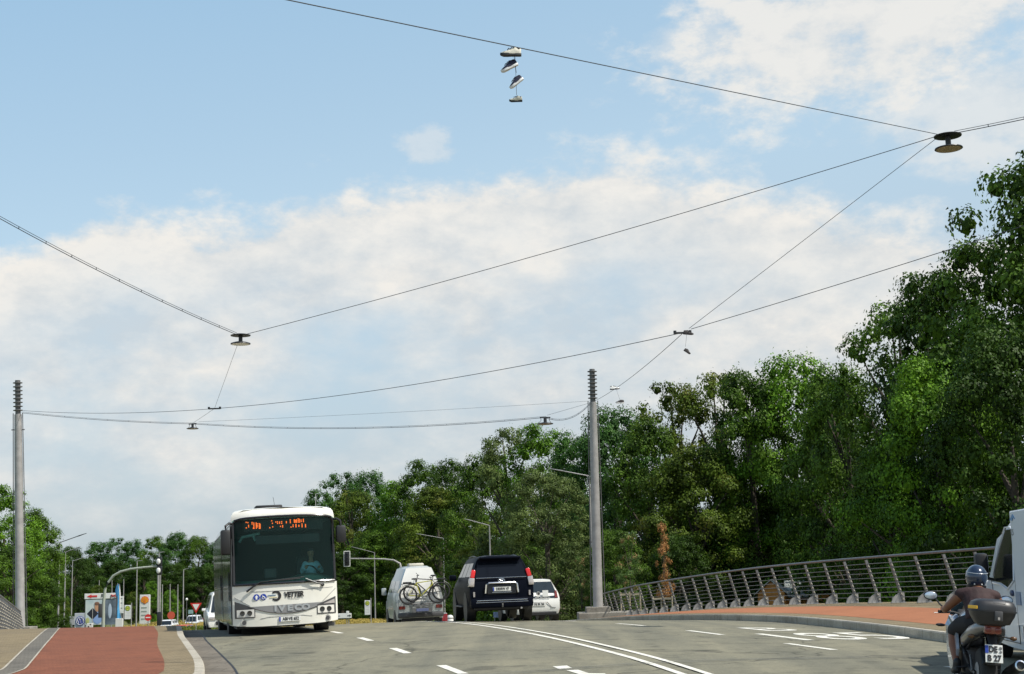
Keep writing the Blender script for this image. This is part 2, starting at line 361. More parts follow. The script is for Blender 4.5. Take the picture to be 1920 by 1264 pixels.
    def build(s, name, m=None, parent=None):
        me = bpy.data.meshes.new(name); me.from_pydata([tuple(p) for p in s.v], [], s.f)
        if m is not None: me.materials.append(m)
        else:
            for q in s.mats: me.materials.append(q)
            me.polygons.foreach_set('material_index', s.mi)
        me.polygons.foreach_set('use_smooth', s.sm)
        me.update()
        bm = bmesh.new(); bm.from_mesh(me); bmesh.ops.recalc_face_normals(bm, faces=bm.faces); bm.to_mesh(me); bm.free()
        if any(s.sm): me.set_sharp_from_angle(angle=R(38))
        o = bpy.data.objects.new(name, me); COL.objects.link(o)
        if parent: o.parent = parent
        return o
def tag(o, label=None, cat=None, group=None, kind=None):
    if label: o['label'] = label
    if cat: o['category'] = cat
    if group: o['group'] = group
    if kind: o['kind'] = kind
    return o
def thing(name, loc=(0, 0, 0), rot=(0, 0, 0), label=None, cat=None, group=None):
    o = bpy.data.objects.new(name, None); COL.objects.link(o); o.location = loc; o.rotation_euler = rot; o.empty_display_size = .3
    return tag(o, label, cat, group)
def copy_tree(o, parent=None):
    c_ = o.copy(); COL.objects.link(c_)
    if parent: c_.parent = parent
    for ch in [q for q in o.children]: copy_tree(ch, c_)
    return c_
def text(name, s, size, loc, parent, m, off=.0, ext=.004, sx=1., rot=(R(90), 0, 0), align='CENTER', shear=0., build=True, fn=None):
    cu = bpy.data.curves.new(name, 'FONT'); cu.body = s; cu.size = size; cu.extrude = ext; cu.offset = off; cu.align_x = align; cu.align_y = 'CENTER'; cu.shear = shear
    cu.resolution_u = 3
    ob = bpy.data.objects.new(name, cu); COL.objects.link(ob)
    dg = bpy.context.evaluated_depsgraph_get(); me = bpy.data.meshes.new_from_object(ob.evaluated_get(dg)); 
    bpy.data.objects.remove(ob); bpy.data.curves.remove(cu)
    Mx = Matrix.Translation(loc) @ (Matrix.Rotation(rot[2], 4, 'Z') @ Matrix.Rotation(rot[1], 4, 'Y') @ Matrix.Rotation(rot[0], 4, 'X')) @ Matrix.Diagonal((sx, 1, 1, 1))
    me.transform(Mx)
    if fn:
        for v in me.vertices: v.co = fn(v.co)
    me.materials.clear(); me.materials.append(m)
    o = bpy.data.objects.new(name, me); COL.objects.link(o)
    if parent: o.parent = parent
    return o
# ---------------------------------------------------------------- heights and lines of the bridge
def rz(y):
    if y < 15: return -.024 - (15 - y) * .036
    if y < 60: return .3 - .001 * (y - 33) ** 2
    if y < 200:
        t = y - 60; return -.429 - .054 * t + .054 * t * t / 280
    return -.429 - .054 * 70
def fn_of(pts):
    a = np.array(pts, float)
    def f(y):
        if y > a[-1, 0]: return a[-1, 1] + (y - a[-1, 0]) * (a[-1, 1] - a[-2, 1]) / (a[-1, 0] - a[-2, 0])
        return float(np.interp(y, a[:, 0], a[:, 1]))
    return f
def smooth_fn(pts):
    f = fn_of(pts)
    return lambda y: (f(y - 1.2) + f(y - .4) + f(y + .4) + f(y + 1.2)) / 4
cen = smooth_fn([(-30, 9), (15, 3.0), (22, 1.95), (28, .78), (33, -.25), (40, -1.68), (50, -4.0), (60, -6.8), (75, -12), (100, -22), (150, -45)])
kerbL = smooth_fn([(-30, -26), (5, -13), (14, -7.2), (17.5, -4.9), (19.5, -4.25), (22.8, -4.96), (27.4, -6.2), (32.3, -7.5), (40, -9.35), (45, -10.55), (50, -12.0), (60, -15.6), (75, -21.3), (100, -32), (150, -55)])
kerbR = smooth_fn([(-30, 22), (10, 17.5), (17, 14.8), (19, 12.6), (21, 10.0), (23.5, 7.9), (26, 7.5), (28, 7.41), (31, 7.16), (37, 6.8), (40.6, 6.3), (46, 5.1), (55, 2.8), (65, -.2), (75, -3.4), (100, -12), (150, -33)])
redR_ = smooth_fn([(-30, -26.8), (5, -13.7), (14, -7.9), (17.5, -5.6), (20, -4.95), (22.5, -5.5), (27.7, -6.95), (33.7, -8.42), (40, -10.1), (45, -11.4), (50, -12.85), (60, -16.5), (75, -22.2), (150, -56)])
redL_ = smooth_fn([(-30, -30), (5, -16), (14, -9.6), (20.9, -7.2), (25.4, -8.46), (31.8, -10.3), (37.5, -12.0), (45, -14.3), (60, -19.1), (75, -24.6), (150, -58)])
stripL_ = lambda y: redL_(y) - .34
railL = smooth_fn([(-30, -36), (0, -22), (20, -12.5), (30, -12.6), (40, -15.0), (46, -16.7), (50, -17.9), (57.5, -20.2), (65, -22.4), (70, -23.9), (90, -30.5)])
railR = smooth_fn([(-30, 30), (10, 21.5), (20, 17.0), (27, 14.1), (33, 12.2), (38.5, 10.8), (46, 9.2), (56, 7.3), (64, 5.55), (70, 4.75), (76, 4.3), (90, 3)])
def fz(x, y):
    c_ = cen(y)
    return rz(y) - (.025 * min(x - c_, 9) if x > c_ else .010 * min(c_ - x, 9))
def zsw(x, y):
    """top of the pavements either side"""
    if x > 0.5 * (kerbL(y) + kerbR(y)):
        k = kerbR(y); return fz(k, y) + .17 + .05 * min(max(0, x - k), 5.5)
    k = kerbL(y); return fz(k, y) + .17 + .008 * (k - x)
def ground_at(px, py, dz=0., fn=None):
    fn = fn or fz; d = ray(px, py); y = 8.
    while y < 300:
        P = d * (y / d.y) + Vector((0, 0, EYE))
        if P.z <= fn(P.x, y) + dz: return Vector((P.x, y, fn(P.x, y) + dz))
        y += .02
    return None
YS = [-30 + .75 * i for i in range(int(36 / .75))] + [6 + .4 * i for i in range(int(74 / .4))] + [80 + 4 * i for i in range(56)]
def ribbon(name, fl, fr, zf, m, dz=0., nx=2, ys=YS, kind='structure', parent=None, side=0.):
    mb = MB().use(m, True); pts = []; n = nx + 1
    for y in ys:
        a, b = fl(y), fr(y)
        for i in range(n): x = a + (b - a) * i / nx; pts.append((x, y, zf(x, y) + dz))
    mb.add(pts, [[j * n + i, j * n + i + 1, (j + 1) * n + i + 1, (j + 1) * n + i] for j in range(len(ys) - 1) for i in range(nx)])
    if side:
        for i in (0, nx):
            e = [pts[j * n + i] for j in range(len(ys))]; k = len(e)
            mb.add(e + [(p[0], p[1], p[2] - side) for p in e], [[j, j + 1, k + j + 1, k + j] for j in range(k - 1)])
    o = mb.build(name, m, parent)
    if kind: tag(o, kind=kind)
    return o
# terrain: one sheet to the horizon, with the river valley either side of the bridge deck
def terr(x, y):
    low = -3.6 if y < 150 else -3.6 - .55 * min((y - 150) / 40, 1)
    l, r_ = railL(y) - .3, railR(y) + .3
    if y > 70: l -= (y - 70) * 1.0
    d = max(l - x, x - r_, 0); k = min(d / 6, 1); k = k * k * (3 - 2 * k)
    inside = fz(min(max(x, kerbL(y)), kerbR(y)), y) - (.55 if y < 72 else .10)
    return inside * (1 - k) + low * k + 1.15 * math.exp(-((x + 17) / 10) ** 2 - ((y - 152) / 15) ** 2)
gx = [-900, -500, -300, -200, -140] + list(np.arange(-110, 60, 1.5)) + [75, 100, 140, 200, 300, 500, 900]
gy = [-200, -100, -60] + list(np.arange(-40, 150, 2.)) + list(np.arange(150, 300, 8)) + [330, 400, 550, 800, 1300, 2500]
mb = MB().use(M_earth, True); mb.grid(lambda u, v: (u, v, terr(u, v)), gx, gy)
tag(mb.build('ground', M_earth), kind='structure')
YN = [y for y in YS if y < 84]; YM = [y for y in YS if y < 150]
ribbon('road', kerbL, kerbR, fz, M_asph, nx=10, side=.5, ys=YM)
ribbon('gutter', lambda y: kerbL(y) + .0, lambda y: kerbL(y) + .5, fz, M_gutter, dz=.004, nx=1, ys=YN)
# pavements
ribbon('pavement', lambda y: railL(y) - .35, lambda y: kerbL(y) - .15, zsw, M_beige, nx=6, side=.6, ys=YN)
ribbon('cycle_path', redL_, redR_, zsw, M_red, dz=.004, nx=3, ys=YN)
ribbon('paver_strip', stripL_, redL_, zsw, M_sett, dz=.008, nx=1, ys=YN)
for f0, wid in ((stripL_, .035), (redL_, .03)):
    ribbon('paver_edge', lambda y, f0=f0: f0(y) - wid / 2, lambda y, f0=f0: f0(y) + wid / 2, zsw, M_kerb, dz=.012, nx=1, ys=YN)
ribbon('pavement', lambda y: kerbR(y) + .15, lambda y: railR(y) + .35, zsw, M_beige, nx=6, side=.6, ys=YN)
ribbon('cycle_path', lambda y: kerbR(y) + .62, lambda y: kerbR(y) + 2.9, zsw, M_redr, dz=.004, nx=3, ys=YN)
def kerb(f, sgn):
    mb = MB().use(M_kerb); prof = [(0., -.25), (0., .145), (.02, .17), (.15, .17), (.15, -.25)]; rings = []
    for y in YN: k = f(y); z = fz(k, y); rings.append([(k + sgn * a, y, z + b + .002) for a, b in prof])
    n = len(prof); pts = [p for r_ in rings for p in r_]
    mb.add(pts, [[j * n + i, j * n + i + 1, (j + 1) * n + i + 1, (j + 1) * n + i] for j in range(len(YN) - 1) for i in range(n - 1)])
    tag(mb.build('kerb', M_kerb), kind='structure')
kerb(kerbL, -1); kerb(kerbR, 1)
# seams along the gutter and across it
sm_ = ribbon('gutter_seam', lambda y: kerbL(y) + .49, lambda y: kerbL(y) + .525, fz, M_ink, dz=.009, nx=1, ys=YN)
for yj in np.arange(19.5, 60, 3.4):
    j_ = MB().use(M_ink); x0, x1 = kerbL(yj) + .02, kerbL(yj) + .5; j_.add([(x0, yj, fz(x0, yj) + .010), (x1, yj - .05, fz(x1, yj) + .010), (x1, yj - .02, fz(x1, yj) + .010), (x0, yj + .03, fz(x0, yj) + .010)], [[0, 1, 2, 3]]); tag(j_.build('gutter_seam', M_ink), kind='structure')
# painted lines
ldash = smooth_fn([(15, .5), (18, -.1), (21.7, -1.06), (26, -2.17), (30.6, -3.3), (34.9, -4.44), (40, -5.9), (50, -9), (75, -17.5)])
rdash = smooth_fn([(15, 7.6), (18, 6.6), (24, 5.12), (25.7, 4.66), (28.9, 4.0), (31.1, 3.58), (34.6, 2.92), (37, 2.45), (43.4, 1.05), (50, -.6), (60, -3.4), (75, -8.3)])
def line(f, y0, y1, w, mb):
    ys = np.linspace(y0, y1, max(3, int((y1 - y0) / .5))); pts = []
    for y in ys: x = f(y); pts += [(x - w / 2, y, fz(x - w / 2, y) + .006), (x + w / 2, y, fz(x + w / 2, y) + .006)]
    mb.add(pts, [[2 * j, 2 * j + 1, 2 * j + 3, 2 * j + 2] for j in range(len(ys) - 1)])
mb = MB().use(M_paint)
for off in (-.17, .17): line(lambda y: cen(y) + off, 8, 150, .105, mb)
for y0 in np.arange(16.45, 80, 4.4): line(ldash, y0, y0 + 1.55, .15, mb)
for y0, y1 in ((18.6, 20.5), (23.9, 25.7), (28.9, 31.1), (34.5, 36.9), (41.0, 43.4), (47, 49.4), (53, 55.4)): line(rdash, y0, y1, .14, mb)
for poly in ([(1036, 1249.5), (1063, 1248), (1073, 1253), (1049, 1255)], [(1062, 1257), (1084, 1256), (1104, 1262.5), (1134, 1263), (1146, 1270), (1108, 1271)]):
    mb.add([ground_at(a, b, .006) for a, b in poly], [[0, 1, 2, 3] if len(poly) == 4 else list(range(len(poly)))])
tag(mb.build('road_marking', M_paint), kind='structure')
sl = math.atan(.2)
def roadtext(s, size, cx, cy, sx, st):
    def fn(co):
        x, y = co.x * sx, co.y * st
        X = cx + x * math.cos(sl) - y * math.sin(sl); Y = cy + x * math.sin(sl) + y * math.cos(sl)
        return Vector((X, Y, fz(X, Y) + .007 + co.z))
    tag(text('road_lettering', s, size, (0, 0, 0), None, M_paint, off=.0, ext=.0, rot=(0, 0, 0), fn=fn), kind='structure')
roadtext('185', 1.0, 5.98, 28.0, 1.85, 3.9); roadtext('B', 1.0, 5.4, 31.6, 1.7, 3.0)
# expansion joint: a pair of steel bars across the carriageway
jy = smooth_fn([(-12, 17.5), (-.14, 20.48), (2.13, 21.42), (3.34, 21.75), (8, 22.6), (14, 23.4)])
for k_, dy in enumerate((0, .22)):
    mb = MB().use(M_steeld); xs = np.linspace(kerbL(19) + .1, kerbR(23) - .1, 30); pts = []
    for x in xs:
        y = jy(x) + dy; pts += [(x, y - .013, fz(x, y - .013) + .010), (x, y + .013, fz(x, y + .013) + .010)]
    mb.add(pts, [[2 * j, 2 * j + 1, 2 * j + 3, 2 * j + 2] for j in range(len(xs) - 1)])
    tag(mb.build('expansion_joint', M_steeld), kind='structure')

# ---------------------------------------------------------------- bridge railings
def railing(f, y0, y1, spacing, lean, label, brackets):
    # walk along the line
    pts = [Vector((f(y), y, zsw(f(y), y))) for y in np.arange(y0, y1 + .01, .1)]
    s = [0.]
    for a, b in zip(pts, pts[1:]): s.append(s[-1] + (b - a).length)
    def P(t):
        i = int(np.searchsorted(s, t)); i = min(max(i, 1), len(pts) - 1); k = (t - s[i - 1]) / (s[i] - s[i - 1]); return pts[i - 1].lerp(pts[i], k)
    root = thing('bridge_railing', P(0), (0, 0, 0), label, 'railing'); o = P(0); total = s[-1]; H = 1.28
    T = [min(total, .5 * i) for i in range(int(total / .5) + 2)]
    def q(t, h): return P(t) + Vector((lean * h, 0, h)) - o
    MB().use(M_rail, True).tube([q(t, H) for t in T], .034, 8).build('handrail', M_rail, root)
    for k in range(8):
        MB().use(M_rail, True).tube([q(t, .16 + k * .135) for t in T], .0095, 5).build('rail_bar', M_rail, root)
    n = int(total / spacing)
    base = None
    for i in range(n + 1):
        t = i * spacing; p = q(t, 0); d = (P(min(t + .1, total)) - P(max(t - .1, 0))).normalized(); side = Vector((-d.y, d.x, 0)); up = Vector((lean, 0, 1)).normalized()
        mb = MB().use(M_rail)
        mb.box(p + up * (H / 2 - .02), (.045, .075, H), rot=Matrix((d, side, up)).transposed())
        mb.use(M_kerb)
        for k in range(8):
            c_ = p + up * (.12 + k * .137) - d * .03
            e = .035; mb.add([c_ + side * e - up * e, c_ - side * e - up * e, c_ + up * e * 1.3, c_ - d * .03 - up * e * .6], [[0, 1, 2], [0, 1, 3], [1, 2, 3], [0, 2, 3]])
        post = mb.build('post', None, root)
        if brackets:
            m2 = MB().use(M_steel); poly = [(-.34, .0), (-.30, .14), (-.12, .27), (.03, .27), (.03, 0)]
            m2.prism(poly, p + Vector((0, 0, .01)), (1, 0, 0), (0, 0, 1), .02); m2.box(p + Vector((-.15, 0, .012)), (.40, .16, .02)); 
            m2.build('bracket', M_steel, post)
    return root
railing(railR, 24.5, 74.5, 1.45, -.26, 'long curved steel bridge railing on the right, along the orange pavement', True)
railing(railL, 40.0, 70.0, 1.45, -.22, 'steel bridge railing at the left photo edge, bending away beside the beige pavement', False)

# ---------------------------------------------------------------- lamp masts that carry the cables
def mast(bot, top, Y, label):
    b = at(*bot, Y); t = at(*top, Y); gz_ = zsw(b.x, Y) if Y < 72 else terr(b.x, Y)
    k = (t.x - b.x) / (t.z - b.z); base = Vector((b.x - k * (b.z - gz_), Y, gz_)); Hh = t.z - gz_
    ax = Vector((k, 0, 1)).normalized(); L_ = Hh / ax.z
    root = thing('cable_mast', base, (0, 0, 0), label, 'mast', 'cable masts of the bridge')
    MB().use(M_steel, True).tube([ax * (L_ * a) for a in (0, .02, .35, .7, .86)], [.30, .235, .215, .195, .175], 20).build('shaft', M_steel, root)
    MB().use(M_steel, True).tube([ax * (L_ * .855), ax * (L_ * .995)], .13, 16).build('neck', M_steeld, root)
    for i in range(8): 
        r0 = L_ * (.875 + .0155 * i); MB().use(M_steel, True).lathe(ax * r0, ax, [(.10, 0), (.232, .005), (.232, .035), (.10, .04)], 24).build('ring', mat('ring_steel', (.17, .17, .168), .5, metal=.2), root)
    for sx_ in (-1, 1):
        MB().use(M_steel, True).tube([ax * .35 + Vector((sx_ * .335, -.02, 0)), ax * (L_ * .865) + Vector((sx_ * .235, -.02, 0))], .022, 8).build('side_rod', M_steeld, root)
        m_ = MB().use(M_steeld)
        for a in (.3, .55, .8): m_.box(ax * (L_ * a) + Vector((sx_ * (.25), -.02, 0)), (.16, .03, .05))
        m_.build('rod_clamp', M_steeld, root)
    MB().use(M_conc).box((0, .2, .28), (1.15, 1.1, .56), bev=.03).build('base', M_conc, root)
    MB().use(M_conc).box((0.35, .55, .05), (2.6, 1.9, .5), bev=.04).build('plinth', M_conc, root)
    return root, base, ax, L_
mR, mRb, mRax, mRL = mast((1121, 1120), (1110, 690), 68.5, 'grey steel cable mast with stacked rings, standing before the trees by the right railing')
mL, mLb, mLax, mLL = mast((37.5, 1120), (33, 711), 70.5, 'grey steel cable mast with stacked rings, behind the left railing')

# ---------------------------------------------------------------- cables, hanging lamps
def cable(p0, p1, sag, r_in, label, n=24, name='suspension_cable', group='cables spanned over the road', double=None):
    p0, p1 = Vector(p0), Vector(p1); mid = (p0 + p1) / 2; r = r_in * .72
    pts = [p0.lerp(p1, i / n) - Vector((0, 0, 4 * sag * (i / n) * (1 - i / n))) - mid for i in range(n + 1)]
    if not double:
        o = MB().use(M_cable, True).tube(pts, r, 6).build(name, M_cable); o.location = mid
        return tag(o, label, 'cable', group)
    root = thing('twin_cable', mid, (0, 0, 0), label, 'cable', group)
    MB().use(M_cable, True).tube([p + Vector((0, 0, double)) for p in pts], r * .7, 6).build('carrier_cable', M_cable, root)
    MB().use(M_cable, True).tube(pts, r, 6).build('power_cable', M_cable, root)
    L_ = (p1 - p0).length; k = int(L_ / 1.0); m_ = MB().use(M_lampbk)
    for i in range(1, k):
        t = i / k; p = p0.lerp(p1, t) - Vector((0, 0, 4 * sag * t * (1 - t))) - mid; m_.box(p + Vector((0, 0, double / 2)), (.014, .014, double + .015))
    m_.build('cable_clip', M_lampbk, root)
    return root
def hanging_lamp(p, D, full, label, hgt=.34):
    root = thing('hanging_lamp', p, (0, 0, 0), label, 'street lamp', 'lamps hung on the cables')
    r = D / 2
    if full:
        MB().use(M_lampbk, True).lathe((0, 0, 0), (0, 0, 1), [(.03, .035), (r * .7, .03), (r, .006), (r * .98, -.012), (r * .3, -.03), (.03, -.03)], 40).build('upper_disc', M_lampbk, root)
    else:
        m_ = MB().use(M_lampbk); m_.box((0, 0, 0), (r * 1.3, .05, .05))
        for sx_ in (-1, 1): m_.tube([(sx_ * r * .55, 0, 0), (sx_ * r * .5, 0, -hgt * .4), (sx_ * r * .72, 0, -hgt * .85)], .012, 5)
        m_.build('bracket', M_lampbk, root)
    MB().use(M_lampbk, True).tube([(0, 0, -.02), (0, 0, -hgt * .78)], r * .2, 16).build('stem', M_lampbk, root)
    MB().use(M_lampbk, True).lathe((0, 0, -hgt), (0, 0, 1), [(r * .93, -.012), (r, 0), (r * .97, .02), (r * .6, .055), (r * .2, .085), (.03, .085)], 40).build('shade', M_lampbk, root)
    MB().use(M_lens, True).lathe((0, 0, -hgt - .016), (0, 0, 1), [(.02, 0), (r * .86, .0), (r * .9, .01), (.02, .01)], 40).build('lens', M_lens if full != 2 else M_lensw, root)
    for a in (40, 160, 270): pass
    return root
pA = at(1777, 255, 31.0); pB = at(451, 629, 42.0); pC = at(361, 795, 71.0); pD = at(1022, 783, 61.0)
hanging_lamp(pA, .62, 1, 'large double-disc hanging lamp at the upper right, where four cables meet', .30)
hanging_lamp(pB, .60, 2, 'black double-disc hanging lamp above the left pavement, left of the bus', .26)
hanging_lamp(pC, .60, 0, 'small dark dish lamp hanging on the lower twin cable above the left of the bus', .24)
hanging_lamp(pD, .70, 0, 'small dark dish lamp hanging on the lower twin cable beside the right mast', .28)
pF = at(1288, 624, 38.0)
mRt = mRb + mRax * (mRL * .855) + Vector((0, -.2, 0)); mLt = mLb + mLax * (mLL * .865) + Vector((.22, -.1, 0))
w1a, w1b = at(540, 0, 17.3), pA + Vector((-.12, 0, .02))
w1o = w1a + (w1a - w1b) * .6
cable(w1o, w1b, 0, .011, 'topmost cable, with the chain of sneakers, ending at the large right lamp', 40)
cable(pA + Vector((-.29, 0, -.01)), pB + Vector((.16, 0, .03)), .12, .012, 'long cable running between the two double-disc lamps', 30)
cable(pA + Vector((-.22, 0, -.02)), at(1292, 616, 38.0), 0, .009, 'thin cable from the large right lamp down to the cable joint with hanging shoes')
cable(at(1279, 626, 38.0), mRt + Vector((.1, 0, .1)), .15, .012, 'cable from the shoe joint down to the top of the right mast')
e5 = at(1922, 418, 29.5); cable(at(1296, 617, 38.0), e5 + (e5 - pF) * .7, .08, .012, 'cable from the shoe joint rising to the right into the tall tree')
cable(at(1275, 625, 38.0), mLt + Vector((0, 0, .12)), .85, .014, 'long shallow cable from the left mast across to the shoe joint', 40)
# connector where the longitudinal wire crosses that cable
def on_cable(p0, p1, sag, px):
    best = None
    for i in range(401):
        t = i / 400; p = p0.lerp(p1, t) - Vector((0, 0, 4 * sag * t * (1 - t)))
        d = abs(proj(p)[0] - px)
        if best is None or d < best[0]: best = (d, p)
    return best[1]
pE = on_cable(at(1275, 625, 38.0), mLt + Vector((0, 0, .12)), .85, 401)
def connector(p, label, s=1.):
    root = thing('cable_joint', p, (0, 0, 0), label, 'fitting')
    m_ = MB().use(M_lampbk); m_.box((0, 0, 0), (.34 * s, .05 * s, .04 * s)); m_.build('bar', M_lampbk, root)
    m_ = MB().use(M_lampbk, True); 
    for a in (-.17, .17): m_.lathe((a * s, 0, -.02), (0, 0, 1), [(.035 * s, 0), (.035 * s, .07 * s)], 10)
    m_.build('clamp', M_lampbk, root)
connector(pE, 'small dark fitting where two thin cables cross above the left of the bus', 1.3)
connector(pF + Vector((-.12, 0, .0)), 'dark fitting where three cables meet, with a shoe resting on it', 1.2)
cable(pB + Vector((-.1, 0, -.3)), pE, 0, .008, 'thin cable from the left double-disc lamp down to the cable crossing')
cable(pE, pC + Vector((0, 0, .03)), 0, .009, 'thin cable from the cable crossing down to the left dish lamp')
cable(mLt, pC, .10, .016, 'twin cable with clips between the left mast and the left dish lamp', 20, double=.05)
cable(pC, pD, .35, .016, 'twin cable with clips sagging between the two dish lamps above the bus', 30, double=.05)
cable(pD, mRt + Vector((-.15, 0, -.05)), .38, .016, 'short sagging twin cable between the right dish lamp and the right mast', 20, double=.05)
cable(pC + Vector((.3, 0, .1)), mRt + Vector((-.1, 0, .1)), .05, .008, 'faint thin straight cable above the lower twin cable, ending at the right mast', 30)
cable(pD + Vector((.1, 0, .1)), mRt + Vector((-.1, 0, .02)), 0, .010, 'short thin cable from the right dish lamp straight up to the right mast')
b1 = pB + Vector((-.12, 0, .03)); b0 = at(0, 392, 31.5); cable(b1, b0 + (b0 - b1) * .5, .25, .013, 'twin cable with clips from the left photo edge down to the left double-disc lamp', 30, double=.055)
a1 = pA + Vector((.16, 0, .06)); a0 = at(1920, 217, 29.0); cable(a1, a0 + (a0 - a1) * 4, .12, .013, 'twin cable with clips from the large right lamp to the right photo edge', 30, double=.05)

# ---------------------------------------------------------------- sneakers thrown over the cables
def sneaker(p, yaw, pitch, roll, L_, mu, ms, label, lace_up, group, string=None, lacem=None):
    root = thing('sneaker', p, (roll, pitch, yaw), label, 'shoe', group)
    # local x = heel(0) .. toe(L_), z up; stations of the upper
    st = [(0, .026, .075), (.04, .034, .088), (.12, .036, .070), (.20, .036, .098), (.30, .036, .104), (.42, .036, .085), (.6, .043, .062), (.8, .042, .045), (.93, .030, .032), (1., .010, .014)]
    k = L_ / .3; rings = []
    for t, hw, hz in st:
        x = t * L_; rings.append([Vector((x, hw * k * a, .018 + hz * k * b)) for a, b in ((-1, 0), (-.98, .35), (-.72, .78), (-.3, 1), (.3, 1), (.72, .78), (.98, .35), (1, 0))])
    MB().use(mu, True).loft(rings).build('upper', mu, root)
    rings = []
    for t, hw, hz in [(-.02, .022, 0), (.05, .037, 0), (.3, .036, 0), (.45, .034, 0), (.65, .047, 0), (.85, .044, 0), (.96, .030, .008), (1.02, .012, .014)]:
        x = t * L_; rings.append([Vector((x, hw * k * a, b + hz)) for a, b in ((-1, -.008), (-1.04, .012), (-.98, .024), (.98, .024), (1.04, .012), (1, -.008))])
    MB().use(ms, True).loft(rings).build('sole', ms, root)
    m_ = MB().use(lacem or M_ink)
    for i in range(5): x = L_ * (.36 + i * .07); m_.box((x, 0, .02 + k * (.104 - .09 * (i * .07 + .06))), (.008 * k, .06 * k, .012 * k), rot=(0, .3, .25 * (-1) ** i))
    m_.build('laces', lacem or M_ink, root)
    MB().use(M_ink, True).ellipsoid((L_ * .16, 0, .105 * k), (.038 * k, .024 * k, .014 * k), 12, 6).build('opening', M_ink, root)
    if string is not None:
        mi_ = root.matrix_basis.inverted() if False else (Matrix.Translation(p) @ root.rotation_euler.to_matrix().to_4x4()).inverted()
        MB().use(M_ink, True).tube([mi_ @ Vector(q) for q in string], .0035, 5).build('lace', M_ink, root)
    return root
M_shoew = mat('shoe_white', (.62, .60, .50), .6, var=.15, scale=20); M_shoen = mat('shoe_navy', (.012, .016, .045), .7, var=.3, scale=20)
M_solew = mat('sole_white', (.72, .72, .70), .5, var=.1, scale=20); M_soled = mat('sole_dark', (.018, .022, .022), .6)
M_shoed = mat('shoe_brown_black', (.025, .02, .02), .7)
Ys = 22.0
wire = lambda px: at(px, 0, Ys) 
def wpt(px):
    best = min(((abs(proj(w1o.lerp(w1b, i / 2000))[0] - px), w1o.lerp(w1b, i / 2000)) for i in range(2001)), key=lambda a: a[0]); return best[1]
W0 = wpt(962); Yw = W0.y
g_ = 'pairs of sneakers thrown over the upper cable'
s1 = at(977, 104, Yw - .03); s2 = at(971, 121, Yw); s3 = at(981, 148, Yw); s4 = at(979, 190, Yw)
PI = math.pi
sneaker(s1, PI, R(-2), 0, .31, M_shoew, M_soled, 'topmost hanging shoe, white with a dark sole, right under the upper cable', 0, g_)
sneaker(s2, PI, R(26), 0, .27, M_shoen, M_solew, 'dark navy sneaker hanging second from the top, below the white one', 0, g_, [W0, s2 + Vector((-.08, 0, .12))])
sneaker(s3, PI, R(38), 0, .24, M_shoen, M_solew, 'dark navy sneaker hanging third from the top, sole turned to the right', 0, g_, [W0 + Vector((.02, 0, -.02)), W0 + Vector((.03, 0, -.35)), s3 + Vector((-.1, 0, .1))])
sneaker(s4, PI, R(0), R(-25), .19, M_shoew, M_soled, 'lowest hanging shoe of the chain, white with dark sole', 0, g_, [W0 + Vector((.0, 0, -.02)), W0 + Vector((.03, -.01, -.4)), s4 + Vector((-.08, 0, .1))])
f1 = pF + Vector((.0, -.02, -.035)); sneaker(f1 + Vector((-.1, 0, -.0)), 0, R(6), 0, .27, M_shoed, M_shoed, 'dark shoe resting on the fitting where three cables meet', 0, 'dark shoes at the cable joint')
f2 = at(1282, 657, 38.0); sneaker(f2, 0, R(35), 0, .2, M_shoed, M_shoed, 'dark shoe dangling on a lace below the cable joint', 0, 'dark shoes at the cable joint', [pF + Vector((-.0, 0, 0)), f2 + Vector((.05, 0, .1))])
w4a, w4b = at(1279, 626, 38.0), mRt + Vector((.1, 0, .1)); Wp = on_cable(w4a, w4b, .15, 1153)
q1 = at(1144, 731, Wp.y); q2 = at(1170, 756, Wp.y); kk = Wp.y / 38
sneaker(q1, 0, R(-4), 0, .27 * kk * .95, M_solew, M_shoed, 'white sneaker in mid-air right of the mast, upper of the two', 0, 'pair of shoes right of the mast', [Wp, q1 + Vector((.12, 0, .1))])
sneaker(q2, PI, R(-2), 0, .25 * kk * .9, M_shoed, M_solew, 'dark and white sneaker in mid-air right of the mast, lower of the two', 0, 'pair of shoes right of the mast', [Wp + Vector((.05, 0, 0)), q2 + Vector((-.15, 0, .1))])
# ---------------------------------------------------------------- vehicles: shared helpers
def wheel(parent, c, r, w, rimm, side=1, name='wheel', spokes=5):
    """tyre mesh with a rim child; axle along local x"""
    c = Vector(c)
    t = MB().use(M_rubber, True).lathe(c - Vector((w / 2, 0, 0)), (1, 0, 0), [(r * .66, 0), (r * .9, 0), (r * .985, w * .12), (r, w * .3), (r, w * .7), (r * .985, w * .88), (r * .9, w), (r * .66, w)], 32).build(name, M_rubber, parent)
    m_ = MB().use(rimm, True)
    for s in (-1, 1):
        x0 = c.x + s * w * .5
        m_.lathe((x0 - s * w * .2, c.y, c.z), (s, 0, 0), [(r * .67, 0), (r * .66, w * .18), (r * .60, w * .17), (r * .57, w * .02)], 24, cap=False)
        m_.lathe((x0 - s * w * .12, c.y, c.z), (s, 0, 0), [(r * .16, 0), (r * .14, w * .1), (.01, w * .12)], 14)
        for k in range(spokes):
            a = 2 * PI * k / spokes; d = Vector((0, math.cos(a), math.sin(a)))
            m_.tube([Vector((x0 - s * w * .07, c.y, c.z)) + d * r * .1, Vector((x0 - s * w * .05, c.y, c.z)) + d * r * .62], [r * .10, r * .07], 6, up=(1, 0, 0), flat=.5)
        m_.use(M_black); m_.lathe((x0 - s * w * .24, c.y, c.z), (s, 0, 0), [(r * .66, 0), (.01, .005)], 20, cap=False); m_.use(rimm, True)
    m_.build('rim', None, t)
    return t
